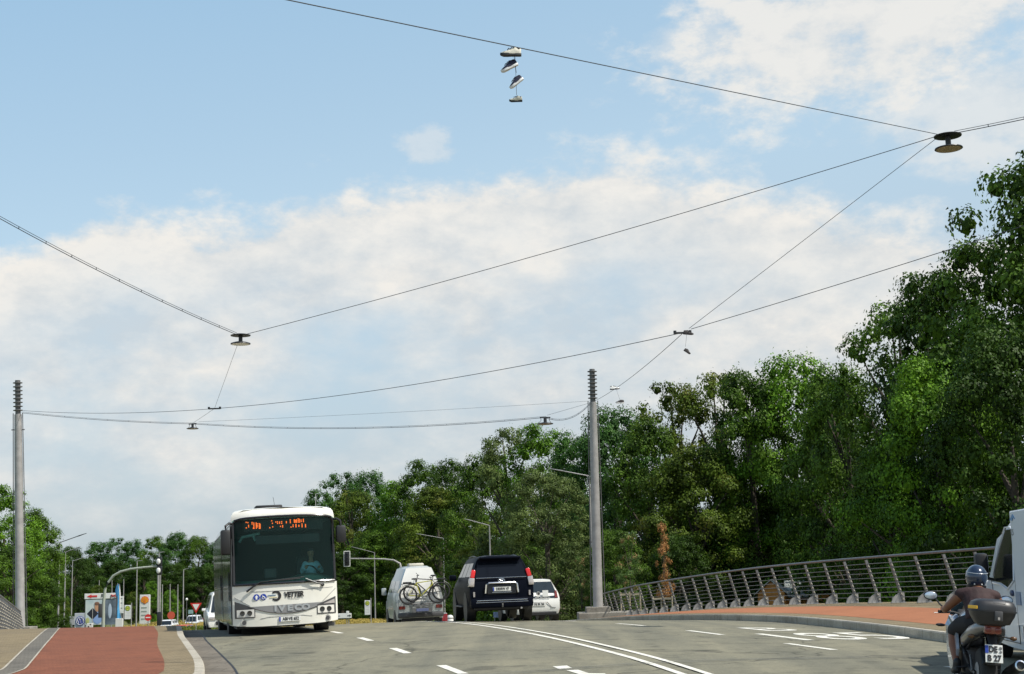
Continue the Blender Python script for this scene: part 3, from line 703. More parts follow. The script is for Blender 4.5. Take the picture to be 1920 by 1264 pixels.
def shell(rows_by_station, m, cap_rear=True, cap_front=True):
    """rows_by_station: stations rear->front, each a list of (halfwidth, y, z) from sill to roof; mirrored and closed"""
    mb = MB().use(m, True); ns = len(rows_by_station); nr = len(rows_by_station[0])
    P = {}
    vs = []; 
    for s_ in (-1, 1):
        for i, st in enumerate(rows_by_station):
            for j, (h, y, z) in enumerate(st): P[(s_, i, j)] = len(vs); vs.append((s_ * h, y, z))
    fs = []
    for s_ in (-1, 1):
        for i in range(ns - 1):
            for j in range(nr - 1): fs.append([P[(s_, i, j)], P[(s_, i + 1, j)], P[(s_, i + 1, j + 1)], P[(s_, i, j + 1)]])
    for i in range(ns - 1): 
        for j in (0, nr - 1): fs.append([P[(-1, i, j)], P[(-1, i + 1, j)], P[(1, i + 1, j)], P[(1, i, j)]])
    for i in ((0,) if cap_rear else ()) + ((ns - 1,) if cap_front else ()):
        for j in range(nr - 1): fs.append([P[(-1, i, j)], P[(-1, i, j + 1)], P[(1, i, j + 1)], P[(1, i, j)]])
    return mb.add(vs, fs)
def sidepanel(st, s_, i0, i1, j0, j1, m, name, parent, out=.006, inset=(.03, .03, .04, .04)):
    """pane lying on the body side between stations i0..i1 (fractions allowed) and rows j0..j1"""
    def S(i, j):
        i = min(max(i, 0), len(st) - 1); j = min(max(j, 0), len(st[0]) - 1); a, b = int(i), int(j); u, v = i - a, j - b
        a1, b1 = min(a + 1, len(st) - 1), min(b + 1, len(st[0]) - 1)
        q = [Vector(st[x][y]) for x, y in ((a, b), (a1, b), (a, b1), (a1, b1))]
        return q[0] * (1 - u) * (1 - v) + q[1] * u * (1 - v) + q[2] * (1 - u) * v + q[3] * u * v
    us = np.linspace(i0, i1, 7); vv = np.linspace(j0, j1, 4); pts = []
    for v in vv:
        for u in us: q = S(u, v); pts.append(Vector((s_ * (q.x + out), q.y, q.z + .001)))
    mb = MB().use(m, True); n = 7
    mb.add(pts, [[b * n + a, b * n + a + 1, (b + 1) * n + a + 1, (b + 1) * n + a] for b in range(3) for a in range(6)])
    return mb.build(name, m, parent)
def plate(parent, c, w, h, s, size, facing=-1, name='number_plate', sx=.8):
    """plate facing -y with the blue band at its left"""
    c = Vector(c); m_ = MB().use(M_plate); m_.box(c, (w, .012, h), bev=.004); m_.use(M_blue); m_.box(c + Vector((-w / 2 + h * .17, -.0075, 0)), (h * .32, .004, h * .96))
    p = m_.build(name, None, parent)
    text('lettering', s, size, c + Vector((h * .16, -.0095, 0)), p, M_ink, off=.004, ext=.001, sx=sx)
    return p
def quadpanel(pts, m, name, parent, th=.012):
    """flat panel from its outline, given a small thickness towards +y"""
    n = len(pts); a = [Vector(p) for p in pts]; b = [p + Vector((0, th, 0)) for p in a]
    return MB().use(m).add(a + b, [list(range(n)), [n + i for i in range(n)][::-1]] + [[i, (i + 1) % n, n + (i + 1) % n, n + i] for i in range(n)]).build(name, m, parent)
def arch(mb, c, r, s_, w=.03):
    mb.torus(c, (1, 0, 0), r, .022, 28, 6)

# ---------------------------------------------------------------- the bus
bus = thing('city_bus', at(430, 1150, 34.3), (0, 0, 0), 'white city bus with orange destination display driving towards us on the left lane', 'bus')
bx, by = -5.62, 34.9; yaw = R(14)
bus.location = (bx, by, rz(35.5) - .085); bus.rotation_euler = (R(-.6), R(-1.5), yaw)
BW = 1.26; BL = 12.0; BH = 3.08
def fy(x, z):
    u = abs(x) / BW
    y = .20 * u ** 3 + (.10 * max(0, z - 1.25) / 1.7) + (.05 * max(0, .55 - z))
    return y
def fp(x, z, off=0.): return Vector((x, fy(x, z) - off, z))
def fstrip(xs, zlo, zhi, m, name, parent, off, nz=3, th=True):
    vs_ = np.linspace(0, 1, nz + 1); mb = MB().use(m, True); n = len(xs)
    pts = [fp(x, zlo(x) + (zhi(x) - zlo(x)) * v, off) for v in vs_ for x in xs]
    mb.add(pts, [[j * n + i, j * n + i + 1, (j + 1) * n + i + 1, (j + 1) * n + i] for j in range(nz) for i in range(n - 1)])
    return mb.build(name, m, parent)
xs = np.linspace(-BW, BW, 25)
zb = lambda x: .26 + .05 * (abs(x) / BW) ** 4
fstrip(xs, zb, lambda x: 1.24, M_buswhite, 'front_panel', bus, 0, 10)
# body shell: sides, roof, back, floor as one hollow mesh
mb = MB().use(M_buswhite, True)
prof = [(BW, .30), (BW, 1.24), (BW - .012, 2.2), (BW - .05, 2.80), (BW - .12, 2.98), (BW - .30, 3.06), (0, 3.10), (-(BW - .30), 3.06), (-(BW - .12), 2.98), (-(BW - .05), 2.80), (-(BW - .012), 2.2), (-BW, 1.24), (-BW, .30)]
ys_ = [.24, .40, 3, 6, 9, 11.8, 12.0]
rings = []
for i, y in enumerate(ys_):
    rings.append([Vector((x * (.96 if i == len(ys_) - 1 else 1), y + (fy(x, z) - .20 if i == 0 else 0), z)) for x, z in prof])
n = len(prof)
mb.add([p for r_ in rings for p in r_], [[j * n + i, (j + 1) * n + i, (j + 1) * n + i + 1, j * n + i + 1] for j in range(len(ys_) - 1) for i in range(n - 1)] + [[(len(ys_) - 1) * n + i for i in range(n)]])
body = mb.build('body', M_buswhite, bus)
# white brow above the windscreen
mb = MB().use(M_buswhite, True); P_ = []; us = np.linspace(-1, 1, 21)
for k, (zz, yy) in enumerate([(2.84, 0), (2.92, .004), (3.01, .025), (3.075, .09), (3.115, .30)]):
    for u in us:
        x = u * (BW - [.0, .005, .03, .07, .13][k]); z = zz - .20 * max(0, abs(u) - .80) ** 1.5 - (.03 * u * u)
        P_.append(Vector((x, fy(x, 2.9) + yy - .006, z)))
n = len(us); mb.add(P_, [[j * n + i, j * n + i + 1, (j + 1) * n + i + 1, (j + 1) * n + i] for j in range(4) for i in range(n - 1)])
mb.build('brow', M_buswhite, bus)
top_ = lambda x: 2.90 - .035 * (x / BW) ** 2 - .16 * max(0, abs(x) / BW - .78) ** 1.2 * 2.2
fstrip(np.linspace(-BW + .03, BW - .03, 25), lambda x: 1.25, top_, M_glassw, 'windscreen', bus, .012, 8)
# black frame of the windscreen
fr = MB().use(M_blackg, True)
pts = [fp(x, 1.265, .016) for x in np.linspace(-1.21, 1.21, 15)] + [fp(1.215, z, .016) for z in np.linspace(1.3, 2.72, 10)] + [fp(x, top_(x) - .02, .016) for x in np.linspace(1.17, -1.17, 17)] + [fp(-1.215, z, .016) for z in np.linspace(2.72, 1.3, 10)]
fr.tube(pts + [pts[0]], .03, 6, cap=False); fr.build('windscreen_frame', M_blackg, bus)
# interior: dark lining, dashboard, destination box, seats
li = MB().use(M_black)
li.box((0, 5.9, .46), (2.46, 11.4, .06)); li.box((-1.22, 5.9, 1.9), (.03, 11.4, 1.75)); li.box((1.22, 5.9, 1.9), (.03, 11.4, 1.75)); li.box((0, 6, 2.93), (2.2, 11, .03)); li.box((0, 8.2, 1.6), (2.4, .05, 2.2))
li.build('interior_lining', M_black, bus)
M_dash = mat('dashboard_green', (.20, .40, .33), .7, var=.3, scale=2)
da = MB().use(M_dash, True); pr = [(.30, 1.26), (.36, 1.30), (.75, 1.36), (.95, 1.34), (1.0, 1.1)]
us = np.linspace(-1.18, 1.18, 15); n = len(us); P_ = []
for (y, z) in pr:
    for x in us: P_.append(Vector((x, y + .02, z + .13 * math.exp(-((x - .62) / .42) ** 2) * (1 if y > .31 else 0))))
da.add(P_, [[j * n + i, j * n + i + 1, (j + 1) * n + i + 1, (j + 1) * n + i] for j in range(4) for i in range(n - 1)]); da.build('dashboard', M_dash, bus)
MB().use(M_dgrey, True).torus((.66, 1.02, 1.50), Vector((0, -.75, .65)), .22, .018, 24, 6).build('steering_wheel', M_black, bus)
se = MB().use(M_dgrey); 
se.box((.66, 1.72, 1.45), (.46, .14, .95), bev=.05); se.build('driver_seat', M_black, bus)
m_ = MB().use(M_dgrey); m_.box((-.30, .75, 1.52), (.30, .12, .24), bev=.03); m_.build('ticket_machine', M_dgrey, bus)
m_ = MB().use(M_dgrey); m_.box((.12, .42, 2.33), (1.55, .03, .20)); m_.build('sun_blind', mat('blind_grey', (.055, .06, .065), .7), bus)
ab = MB().use(M_clear); ab.tube([(-1.05, .5, 2.30), (-.98, .5, 2.42), (-.72, .5, 2.47), (-.55, .5, 2.50)], .035, 6); ab.tube([(-.72, .52, 2.47), (-.66, .52, 2.32)], .03, 6); ab.build('inner_mirror', mat('mirror_pale', (.25, .42, .40), .4), bus)
db = MB().use(M_blackg); db.box((.02, .40, 2.68), (1.95, .08, .30), bev=.02); dbo = db.build('destination_display', mat('display_black', (.012, .014, .016), .6), bus)
led = MB().use(M_led)
for X, a, b in [(345, 240, 250), (360, 240, 255), (345, 285, 300), (365, 265, 290), (395, 240, 265), (410, 245, 300), (405, 288, 302), (430, 245, 300), (438, 250, 290), (455, 250, 300), (463, 255, 300), (563, 225, 235), (568, 245, 258), (545, 285, 295), (570, 275, 290), (598, 235, 245), (612, 232, 258), (630, 235, 255), (648, 230, 258), (637, 270, 285), (655, 265, 288), (688, 232, 250), (722, 215, 250), (727, 275, 290), (757, 215, 245), (766, 218, 245), (776, 215, 245), (745, 258, 285), (790, 205, 245), (800, 210, 245), (770, 255, 285), (795, 262, 280), (815, 215, 240), (822, 250, 285), (835, 210, 240), (852, 255, 285)]:
    x = (X - 655) / 352; sl_ = (X - 600) * .055; z0 = 2.70 - (a + sl_ - 258) / 352; z1 = 2.70 - (b + sl_ - 258) / 352; k = max(1, round((z0 - z1) / .033))
    for i in range(k): led.box((x, .352, z0 - (z0 - z1) * (i + .5) / k), (.022, .01, .026))
led.build('led_pattern', M_led, dbo)
# front details
sw_lo = lambda x: .55 + .21 * ((x - .03) / .95) ** 2
fstrip(np.linspace(-.88, .90, 23), lambda x: min(sw_lo(x), .745), lambda x: .745 + .012 * x, M_grey, 'grille_band', bus, .010, 2)
fr = MB().use(M_black, True); fr.tube([fp(x, min(sw_lo(x), .77) - .008, .012) for x in np.linspace(-.90, .92, 23)], .010, 5); fr.build('grille_seam', M_black, bus)
for pts in ([fp(x, 1.085 + .03 * abs(x / BW) ** 3, .004) for x in np.linspace(-.85, 1.15, 15)], [fp(-.86 - .36 * t, .76 + .22 * t, .006) for t in np.linspace(0, 1, 7)], [fp(.88 + .34 * t, .77 + .30 * t, .006) for t in np.linspace(0, 1, 7)],
            [fp(x, .475 - .10 * max(0, abs(x) - .42) ** .7, .004) for x in np.linspace(-.62, .62, 13)]):
    MB().use(M_dgrey, True).tube(pts, .0055, 5).build('panel_seam', M_grey, bus)
for i, ch in enumerate('IVECO'):
    x = [-.33, -.17, .03, .235, .43][i] + .06
    text('badge_letter', ch, .19, fp(x * .96, .660, .018), bus, mat('badge_grey', (.40, .42, .43), .35, metal=.3), off=.010, ext=.006, sx=1.3)
lo_ = MB().use(M_ink, True)
# crescent emblem and the company name
cx_, cz_ = -.235, .965; ring = []
for a in np.linspace(R(-150), R(150), 22): ring.append((a, .135 - .0 * abs(a)))
arc = [(cx_ + .105 * math.cos(a), cz_ + .105 * math.sin(a)) for a in np.linspace(R(-140), R(140), 20)]
wid = [.010 + .030 * (1 - abs(a) / 2.5) ** .6 for a in np.linspace(-2.44, 2.44, 20)]
pa = [fp(x, z, .014) for x, z in arc]; inner = [(cx_ + (.105 - w * 1.3) * math.cos(a), cz_ + (.105 - w * 1.3) * math.sin(a)) for w, a in zip(wid, np.linspace(R(-140), R(140), 20))]
outer = [(cx_ + .125 * math.cos(a), cz_ + .125 * math.sin(a)) for a in np.linspace(R(-140), R(140), 20)]
lo_.add([fp(x, z, .009) for x, z in inner + outer], [[i, i + 1, 20 + i + 1, 20 + i] for i in range(19)]); lo_.build('crescent_logo', M_ink, bus)
MB().use(M_blue).box(fp(-.34, .985, .010), (.20, .008, .016)).build('logo_stripe', mat('stripe_blue', (.05, .16, .30), .5), bus)
MB().use(M_yel).box(fp(-.30, .935, .010), (.18, .008, .014)).build('logo_stripe', mat('stripe_yellow', (.70, .62, .35), .5), bus)
text('company_name', 'VETTER', .17, fp(.19, .975, .014), bus, M_ink, off=.009, ext=.003, sx=.80, shear=.12)
text('company_subtitle', 'touristik & service', .036, fp(.19, .885, .012), bus, M_grey, ext=.001)
for i, x in enumerate((-.70, -.535)):
    st_ = MB().use(M_blue, True).lathe(fp(x, .955, .004), (0, -1, 0), [(.076, 0), (.076, .006), (.001, .007)], 24).build('sticker', M_blue, bus)
    w_ = MB().use(M_sign)
    c_ = fp(x, .955, .014)
    if i == 0: w_.prism([(-.02, -.05), (.02, -.05), (.02, .0), (.042, .0), (0, .055), (-.042, .0), (-.02, .0)], c_, (1, 0, 0), (0, 0, 1), .004)
    else:
        w_.tube([c_ + Vector(q) for q in ((-.02, 0, .05), (-.015, 0, .0), (.03, 0, .0), (.04, 0, -.045))], .008, 5); w_.torus(c_ + Vector((-.008, 0, -.018)), (0, 1, 0), .03, .006, 16, 5)
    w_.build('pictogram', M_sign, st_)
plate(bus, fp(.08, .405, .02), .52, .115, 'ABI·VE 652', .105)
for s_ in (-1, 1):
    hx = .93 * s_
    h = MB().use(M_black, True); 
    
    xx = np.linspace(.74, 1.215, 9); P_ = [fp(x * s_, z, .012) for x in xx for z in (.475, .475 + .5 * (.72 + .33 * (x - .74) - .475), .70 + .38 * (x - .74))]; h.add(P_, [[3 * i + j, 3 * i + 3 + j, 3 * i + 4 + j, 3 * i + 1 + j] for i in range(8) for j in range(2)]); hl = h.build('headlight', M_dgrey, bus)
    g = MB().use(M_clear); xx = np.linspace(.76, 1.17, 7); P_ = [fp(x * s_, z, .020) for x in xx for z in (.50, .675)]; g.add(P_, [[2 * i, 2 * i + 2, 2 * i + 3, 2 * i + 1] for i in range(6)]); g.build('lamp_glass', mat('lamp_white', (.72, .70, .64), .25, coat=.4), hl)
    for x in (.87, 1.04): MB().use(M_dgrey, True).lathe(fp(x * s_, .59, .026), (0, -1, 0), [(.062, 0), (.06, .012), (.035, .006), (.001, .006)], 18).build('reflector', mat('reflector_dark', (.07, .07, .065), .2, metal=.7), hl)
    if s_ > 0:
        g = MB().use(M_clear); g.add([fp(x, z, .030) for x, z in ((.90, .715), (1.12, .80), (1.185, .82), (1.19, .715))], [[0, 1, 2, 3]]); g.build('indicator', M_clear, hl)
    MB().use(M_chrome, True).lathe(fp(s_ * 1.0, .37, .006), (0, -1, 0), [(.085, 0), (.075, .012), (.055, .008), (.03, .012), (.001, .012)], 20).build('fog_lamp', mat('fog_lamp_glass', (.50, .49, .45), .25, metal=.2), bus); MB().use(M_dgrey, True).lathe(fp(s_ * 1.0, .37, .02), (0, -1, 0), [(.052, 0), (.05, .006), (.001, .006)], 16).build('fog_lamp_bulb', M_dgrey, bus)
    # mirrors on curved arms
    mz = 2.30 if s_ < 0 else 2.38
    mr_ = MB().use(M_black, True); mr_.box((s_ * 1.40, .02 if s_ < 0 else .14, mz), (.24, .17, .60 if s_ < 0 else .42), bev=.05); mo = mr_.build('wing_mirror', M_black, bus)
    MB().use(M_black, True).tube([(s_ * 1.20, .26, 2.74), (s_ * 1.30, .16, 2.76), (s_ * 1.39, .10, 2.70), (s_ * 1.40, .10, mz + .15)], .03, 8).build('mirror_arm', M_black, mo)
wp = MB().use(M_black, True); wp.tube([fp(-.93, 1.10, .05), fp(-.78, 1.21, .06), fp(-.60, 1.31, .05), fp(.35, 1.345, .05)], [.028, .022, .016, .012], 6)
wp.tube([fp(-.40, 1.325, .05), fp(.45, 1.38, .045)], .012, 5); wp.build('wiper', M_black, bus)
wp = MB().use(M_black, True); wp.lathe(fp(.90, 1.17, .0), (0, -1, 0), [(.04, 0), (.035, .07)], 12); wp.tube([fp(.90, 1.17, .06), fp(.70, 1.24, .07), fp(.48, 1.34, .06)], [.022, .014, .010], 6); wo_ = wp.build('wiper', M_black, bus)
MB().use(M_clear).tube([fp(.76, 1.225, .09), fp(.48, 1.345, .085)], .009, 5).build('wiper_blade', mat('blade_pale', (.6, .6, .58), .4), wo_)
# side: glazing, doors, wheels, lights
for s_ in (-1, 1):
    x = s_ * (BW + .006)
    for a, b in ((2.05, 3.75), (3.8, 5.3), (6.75, 8.4), (8.45, 10.1), (10.15, 11.8)):
        m_ = MB().use(M_glassb); m_.box((x, (a + b) / 2, 1.98), (.012, b - a, 1.42)); m_.build('side_window', M_glassb, bus)
    if s_ < 0:
        for a, b in ((1.98, 5.36), (6.7, 11.9)): MB().use(M_glassb).box((x + .002, (a + b) / 2, .80), (.012, b - a, .90)).build('reflection_panel', mat('skirt_reflection_grey', (.055, .06, .055), .25, coat=.5), bus)  # white skirt covered in dark grey: tree reflections and shade put into the colour
        for a, b in ((.48, 1.98), (5.36, 6.7)):
            m_ = MB().use(M_blackg); m_.box((x, (a + b) / 2, 1.52), (.014, b - a, 2.38)); d_ = m_.build('door', M_blackg, bus)
            for k in (0, 1): MB().use(M_glassb).box((x - .010, a + (b - a) * (.27 + .46 * k), 1.52), (.008, (b - a) * .40, 2.1)).build('door_pane', M_glassb, d_)
            MB().use(M_black, True).tube([(x - .03, (a + b) / 2 - .06, .9), (x - .03, (a + b) / 2 - .06, 1.6)], .012, 6).build('handle', M_black, d_)
    else:
        m_ = MB().use(M_glassb); m_.box((x, 1.25, 1.98), (.012, 1.4, 1.42)); m_.build('side_window', M_glassb, bus)
    for y in (2.75, 8.9):
        MB().use(M_black, True).lathe((s_ * (BW - .30), y, .52), (s_, 0, 0), [(.60, 0), (.60, .309)], 30).build('wheel_arch', M_black, bus)
        wheel(bus, (s_ * (BW - .15), y, .48), .48, .30, M_steel, spokes=8)
m_ = MB().use(M_dgrey); m_.box((0, 6, .30), (2.3, 11, .16)); m_.build('chassis', M_black, bus)
MB().use(M_black, True).box((-.30, .95, 3.14), (.66, .7, .10), bev=.03).build('roof_hatch', M_black, bus)
m_ = MB().use(M_black); m_.box((-.1, .95, 3.09), (.8, .8, .03)); m_.build('hatch_base', M_black, bus)
MB().use(M_black, True).tube([(-.15, .8, 3.2), (-.17, .9, 3.4)], .005, 5).build('aerial', M_black, bus)
MB().use(M_clear, True).tube([(.84, .5, 3.05), (.86, .55, 3.42)], .007, 5).build('aerial', M_clear, bus)
MB().use(M_dgrey).box((1.10, .35, .22), (.16, .1, .10), bev=.01).build('step', M_dgrey, bus)

# ---------------------------------------------------------------- dark blue off-roader seen from behind
def arches(parent, s_, ws, r, x):
    for y, z in ws:
        MB().use(M_black, True).lathe((s_ * (x - .22), y, z), (s_, 0, 0), [(r, 0), (r, .226)], 26).build('wheel_arch', M_black, parent)
M_suvglass = mat('tinted_glass', (.006, .008, .012), .12, spec=.22)
suv = thing('off_road_car', (-.50, 41.2, fz(-.3, 41.5) + .02), (0, R(-.5), R(9)), 'dark blue off-road car with red tail lamps, driving away beside the camper van', 'car')
def S(rows): return rows
ZR = [.42, .66, .96, 1.14, 1.22, 1.70, 1.81, 1.865]
HW = [.88, .935, .942, .925, .90, .70, .62, .30]
st = [
 [(HW[0] - .06, .06, ZR[0]), (HW[1] - .03, -.02, ZR[1]), (HW[2] - .03, .02, ZR[2]), (HW[3] - .04, .03, ZR[3]), (HW[4] - .04, .06, ZR[4]), (HW[5] - .03, .30, ZR[5]), (HW[6] - .02, .30, ZR[6]), (.30, .34, ZR[7] - .01)],
 [(HW[i], [.16, .12, .14, .16, .18, .42, .42, .42][i], ZR[i]) for i in range(8)],
 [(HW[i], 1.25, ZR[i] + (.015 if i > 5 else 0)) for i in range(8)],
 [(HW[i], 2.15, ZR[i] + (.01 if i > 5 else 0)) for i in range(8)],
 [(HW[i], [3.05, 3.05, 3.05, 3.05, 3.02, 2.75, 2.70, 2.65][i], ZR[i] - (.02 if i > 4 else 0)) for i in range(8)],
 [(.90, 3.75, .48), (.935, 3.75, .66), (.93, 3.75, .96), (.90, 3.72, 1.08), (.86, 3.70, 1.13), (.80, 3.66, 1.17), (.7, 3.62, 1.18), (.3, 3.6, 1.19)],
 [(.84, 4.72, .48), (.87, 4.74, .66), (.86, 4.74, .90), (.82, 4.62, .98), (.80, 4.55, 1.01), (.76, 4.50, 1.04), (.65, 4.48, 1.06), (.3, 4.46, 1.08)]]
shell(st, M_navy).build('body', M_navy, suv)
for s_ in (-1, 1):
    sidepanel(st, s_, 1.10, 1.92, 4.12, 4.92, M_suvglass, 'rear_side_window', suv); sidepanel(st, s_, 2.0, 2.9, 4.1, 4.92, M_suvglass, 'rear_door_window', suv); sidepanel(st, s_, 3.02, 3.9, 4.1, 4.92, M_suvglass, 'front_door_window', suv)
    x = s_ * .87
    t_ = MB().use(M_redl, True).box((s_ * .808, .165, 1.335), (.125, .24, .24), rot=(R(-12), R(-s_ * 14), 0), bev=.025).build('tail_lamp', M_redl, suv)
    MB().use(M_clear, True).box((s_ * .853, .110, 1.11), (.155, .24, .25), rot=(R(-6), R(-s_ * 7), 0), bev=.02).build('lamp_glass', M_clear, t_)
    MB().use(M_redd).box((s_ * .80, -.035, .78), (.05, .012, .14)).build('reflector', M_clear, suv)
    mm_ = MB().use(M_navy, True); mm_.box((s_ * 1.06, 3.0, 1.26), (.22, .12, .17), bev=.04); mm_.build('wing_mirror', M_navy, suv)
    arches(suv, s_, ((.95, .40), (3.75, .40)), .44, .942)
    for y in (.95, 3.75): wheel(suv, (s_ * .80, y, .375), .375, .26, M_steel, spokes=6)
    MB().use(M_chrome).box((s_ * .955, 2.35, .42), (.10, 1.7, .035), bev=.01).build('side_step', M_dgrey, suv)
    MB().use(M_chrome).tube([(s_ * .60, .8, 1.83), (s_ * .6, 1.5, 1.868), (s_ * .58, 2.6, 1.84)], .02, 6).build('roof_rail', M_dgrey, suv)
quadpanel([(-.74, .045, 1.235), (.74, .045, 1.235), (.64, .262, 1.66), (-.64, .262, 1.66)], M_suvglass, 'rear_window', suv)
MB().use(M_navy, True).box((0, .27, 1.795), (1.22, .34, .07), bev=.03).build('roof_spoiler', M_navy, suv)
m_ = MB().use(M_chrome); m_.box((0, -.035, 1.225), (1.46, .04, .018)); m_.box((-.05, -.05, .58), (1.44, .02, .022)); m_.box((-.05, -.05, .53), (1.50, .02, .016)); 
for nm, c_, d_ in (('trim_strip', (0, .01, 1.232), (1.46, .03, .014)), ('bumper_strip', (0, -.045, .60), (1.46, .02, .022)), ('bumper_strip', (0, -.05, .545), (1.50, .02, .014))): MB().use(M_chrome).box(c_, d_, bev=.005).build(nm, M_chrome, suv)
MB().use(M_navy, True).box((0, .05, .53), (1.80, .20, .28), bev=.05).build('bumper', M_navy, suv)
MB().use(M_black).box((0, .30, .40), (1.55, .5, .14), bev=.03).build('underbody', M_black, suv)
g = MB().use(M_chrome, True); g.tube([(-.47, -.03, .80), (-.44, -.045, 1.045), (-.38, -.05, 1.085), (.38, -.05, 1.085), (.44, -.045, 1.045), (.47, -.03, .80)], .026, 6); g.build('plate_garnish', M_chrome, suv)
MB().use(M_black).box((0, -.015, .90), (.84, .02, .26), bev=.01).build('plate_recess', M_blackg, suv)
plate(suv, (0, -.04, .91), .52, .115, 'DE:RW 47', .105); MB().use(M_chrome).box((0, -.035, .82), (.56, .012, .018)).build('plate_strip', M_chrome, suv)
em = MB().use(M_chrome, True)
def ell(mb, c, rx, rz_, t, n=28):
    mb.tube([(c[0] + rx * math.cos(a), c[1], c[2] + rz_ * math.sin(a)) for a in np.linspace(0, 2 * PI, n)], t, 5, cap=False)
ell(em, (0, -.03, 1.150), .092, .062, .010); ell(em, (0, -.036, 1.150), .032, .060, .008); ell(em, (0, -.036, 1.176), .062, .024, .008); em.build('emblem', M_chrome, suv)
MB().use(M_steel, True).tube([(0, .1, .42), (0, -.10, .42), (0, -.11, .50)], .022, 6).build('tow_hook', M_steel, suv)
MB().use(M_black, True).tube([(.55, .2, .36), (.55, -.03, .36)], .03, 8).build('exhaust', M_steel, suv)
MB().use(M_black).box((0, .8, .34), (1.3, .12, .10)).build('rear_axle', M_black, suv)

# ---------------------------------------------------------------- white hatchback half hidden by the off-roader
hat = thing('small_hatchback', (.66, 51.2, fz(.9, 51.2) + .01), (0, 0, R(12)), 'small white hatchback partly hidden behind the dark off-road car', 'car')
ZR = [.26, .45, .78, .92, 1.02, 1.36, 1.45, 1.475]; HW = [.76, .81, .82, .80, .77, .60, .54, .30]
st = [[(HW[i] - .05, [.08, .0, .03, .08, .13, .30, .30, .34][i], ZR[i]) for i in range(8)],
      [(HW[i], [.20, .14, .16, .2, .25, .42, .42, .42][i], ZR[i]) for i in range(8)],
      [(HW[i], 1.2, ZR[i]) for i in range(8)], [(HW[i], [2.4, 2.4, 2.4, 2.4, 2.4, 2.1, 2.1, 2.1][i], ZR[i]) for i in range(8)],
      [(.80, 3.0, .26), (.81, 3.0, .45), (.80, 3.0, .78), (.77, 3.0, .86), (.74, 3.0, .9), (.68, 2.95, .93), (.6, 2.9, .95), (.3, 2.9, .96)],
      [(.72, 3.52, .26), (.75, 3.54, .45), (.74, 3.52, .7), (.7, 3.45, .76), (.67, 3.42, .78), (.6, 3.4, .8), (.5, 3.4, .82), (.3, 3.38, .83)]]
shell(st, M_white).build('body', M_white, hat)
for s_ in (-1, 1):
    sidepanel(st, s_, 1.1, 1.95, 4.1, 4.9, M_glassd, 'side_window', hat); sidepanel(st, s_, 2.05, 2.95, 4.1, 4.9, M_glassd, 'side_window', hat)
    arches(hat, s_, ((.72, .30), (2.95, .30)), .35, .82)
    for y in (.72, 2.95): wheel(hat, (s_ * .72, y, .29), .29, .19, M_steel)
quadpanel([(-.72, .030, .80), (.72, .030, .80), (.70, .10, .95), (.545, .285, 1.38), (-.545, .285, 1.38), (-.70, .10, .95)], M_glassd, 'tailgate_glass', hat, .02)
for s_ in (-1, 1): quadpanel([(s_ * .60, .012, .82), (s_ * .715, .018, .82), (s_ * .69, .10, 1.06), (s_ * .62, .10, 1.06)][::s_], M_redd, 'tail_lamp', hat)
def car_emblem(parent, c, r, mback, mfront, th=.012):
    e = MB().use(mback, True).lathe(c, (0, -1, 0), [(r, 0), (r, th), (.001, th * 1.05)], 32).build('emblem', mback, parent)
    c = Vector(c) + Vector((0, -th * 1.4, 0)); g = MB().use(mfront, True); g.torus(c, (0, 1, 0), r * .80, r * .055, 32, 6)
    k = r * .055
    for pts in ([(-.30, .72), (0, .10), (.30, .72)], [(-.62, .48), (-.26, -.62), (0, -.02), (.26, -.62), (.62, .48)]):
        g.tube([c + Vector((a * r, 0, b * r)) for a, b in pts], k, 6)
    g.build('monogram', mfront, e); return e
car_emblem(hat, (0, .00, .98), .075, M_glassd, M_sign)
MB().use(M_sign).box((.26, .015, .97), (.21, .01, .22)).build('sticker', M_sign, hat)
text('window_lettering', 'www. fahrdienst.de', .07, (.15, .0, .835), hat, M_sign, ext=.002)
plate(hat, (0, -.02, .60), .52, .11, 'DE RR 760', .10)
g = MB().use(M_dgrey, True); g.tube([(-.62, .0, .47), (-.46, -.01, .49), (-.33, -.01, .66), (.33, -.01, .66), (.46, -.01, .49), (.62, 0, .47)], .012, 5); g.build('bumper_crease', M_dgrey, hat)
MB().use(M_black).box((0, .12, .27), (1.3, .2, .14), bev=.03).build('lower_bumper', M_black, hat)

# ---------------------------------------------------------------- high roof camper van with a rear bicycle rack
cam_v = thing('camper_van', (-3.92, 57.2, fz(-3.6, 57.2) - .10), (0, R(-1.0), R(11)), 'silver camper van with white high roof, carrying bicycles on its back', 'van')
ZR = [.34, .60, .98, 1.15, 1.30, 1.85, 2.31, 2.40]; HW = [.90, .92, .93, .92, .89, .74, .54, .35]
st = [[(HW[i] - .04, [.06, 0, 0, .01, .03, .10, .18, .26][i], ZR[i]) for i in range(8)],
      [(HW[i], [.15, .10, .10, .10, .12, .22, .30, .36][i], ZR[i]) for i in range(8)],
      [(HW[i], 1.8, ZR[i] + (.02 if i > 5 else 0)) for i in range(8)], [(HW[i], 3.2, ZR[i] + (.02 if i > 5 else 0)) for i in range(8)],
      [(HW[i], [3.9, 3.9, 3.9, 3.9, 3.85, 3.55, 3.3, 3.2][i], ZR[i] - (.0 if i < 6 else .08)) for i in range(8)],
      [(.90, 4.5, .34), (.92, 4.5, .60), (.90, 4.5, .98), (.85, 4.4, 1.1), (.82, 4.35, 1.16), (.7, 4.3, 1.2), (.6, 4.25, 1.22), (.3, 4.2, 1.24)],
      [(.80, 4.9, .34), (.82, 4.9, .60), (.78, 4.85, .85), (.75, 4.75, .95), (.72, 4.7, 1.0), (.6, 4.65, 1.03), (.5, 4.6, 1.05), (.3, 4.6, 1.06)]]
shell(st, M_silver).build('body', M_silver, cam_v)
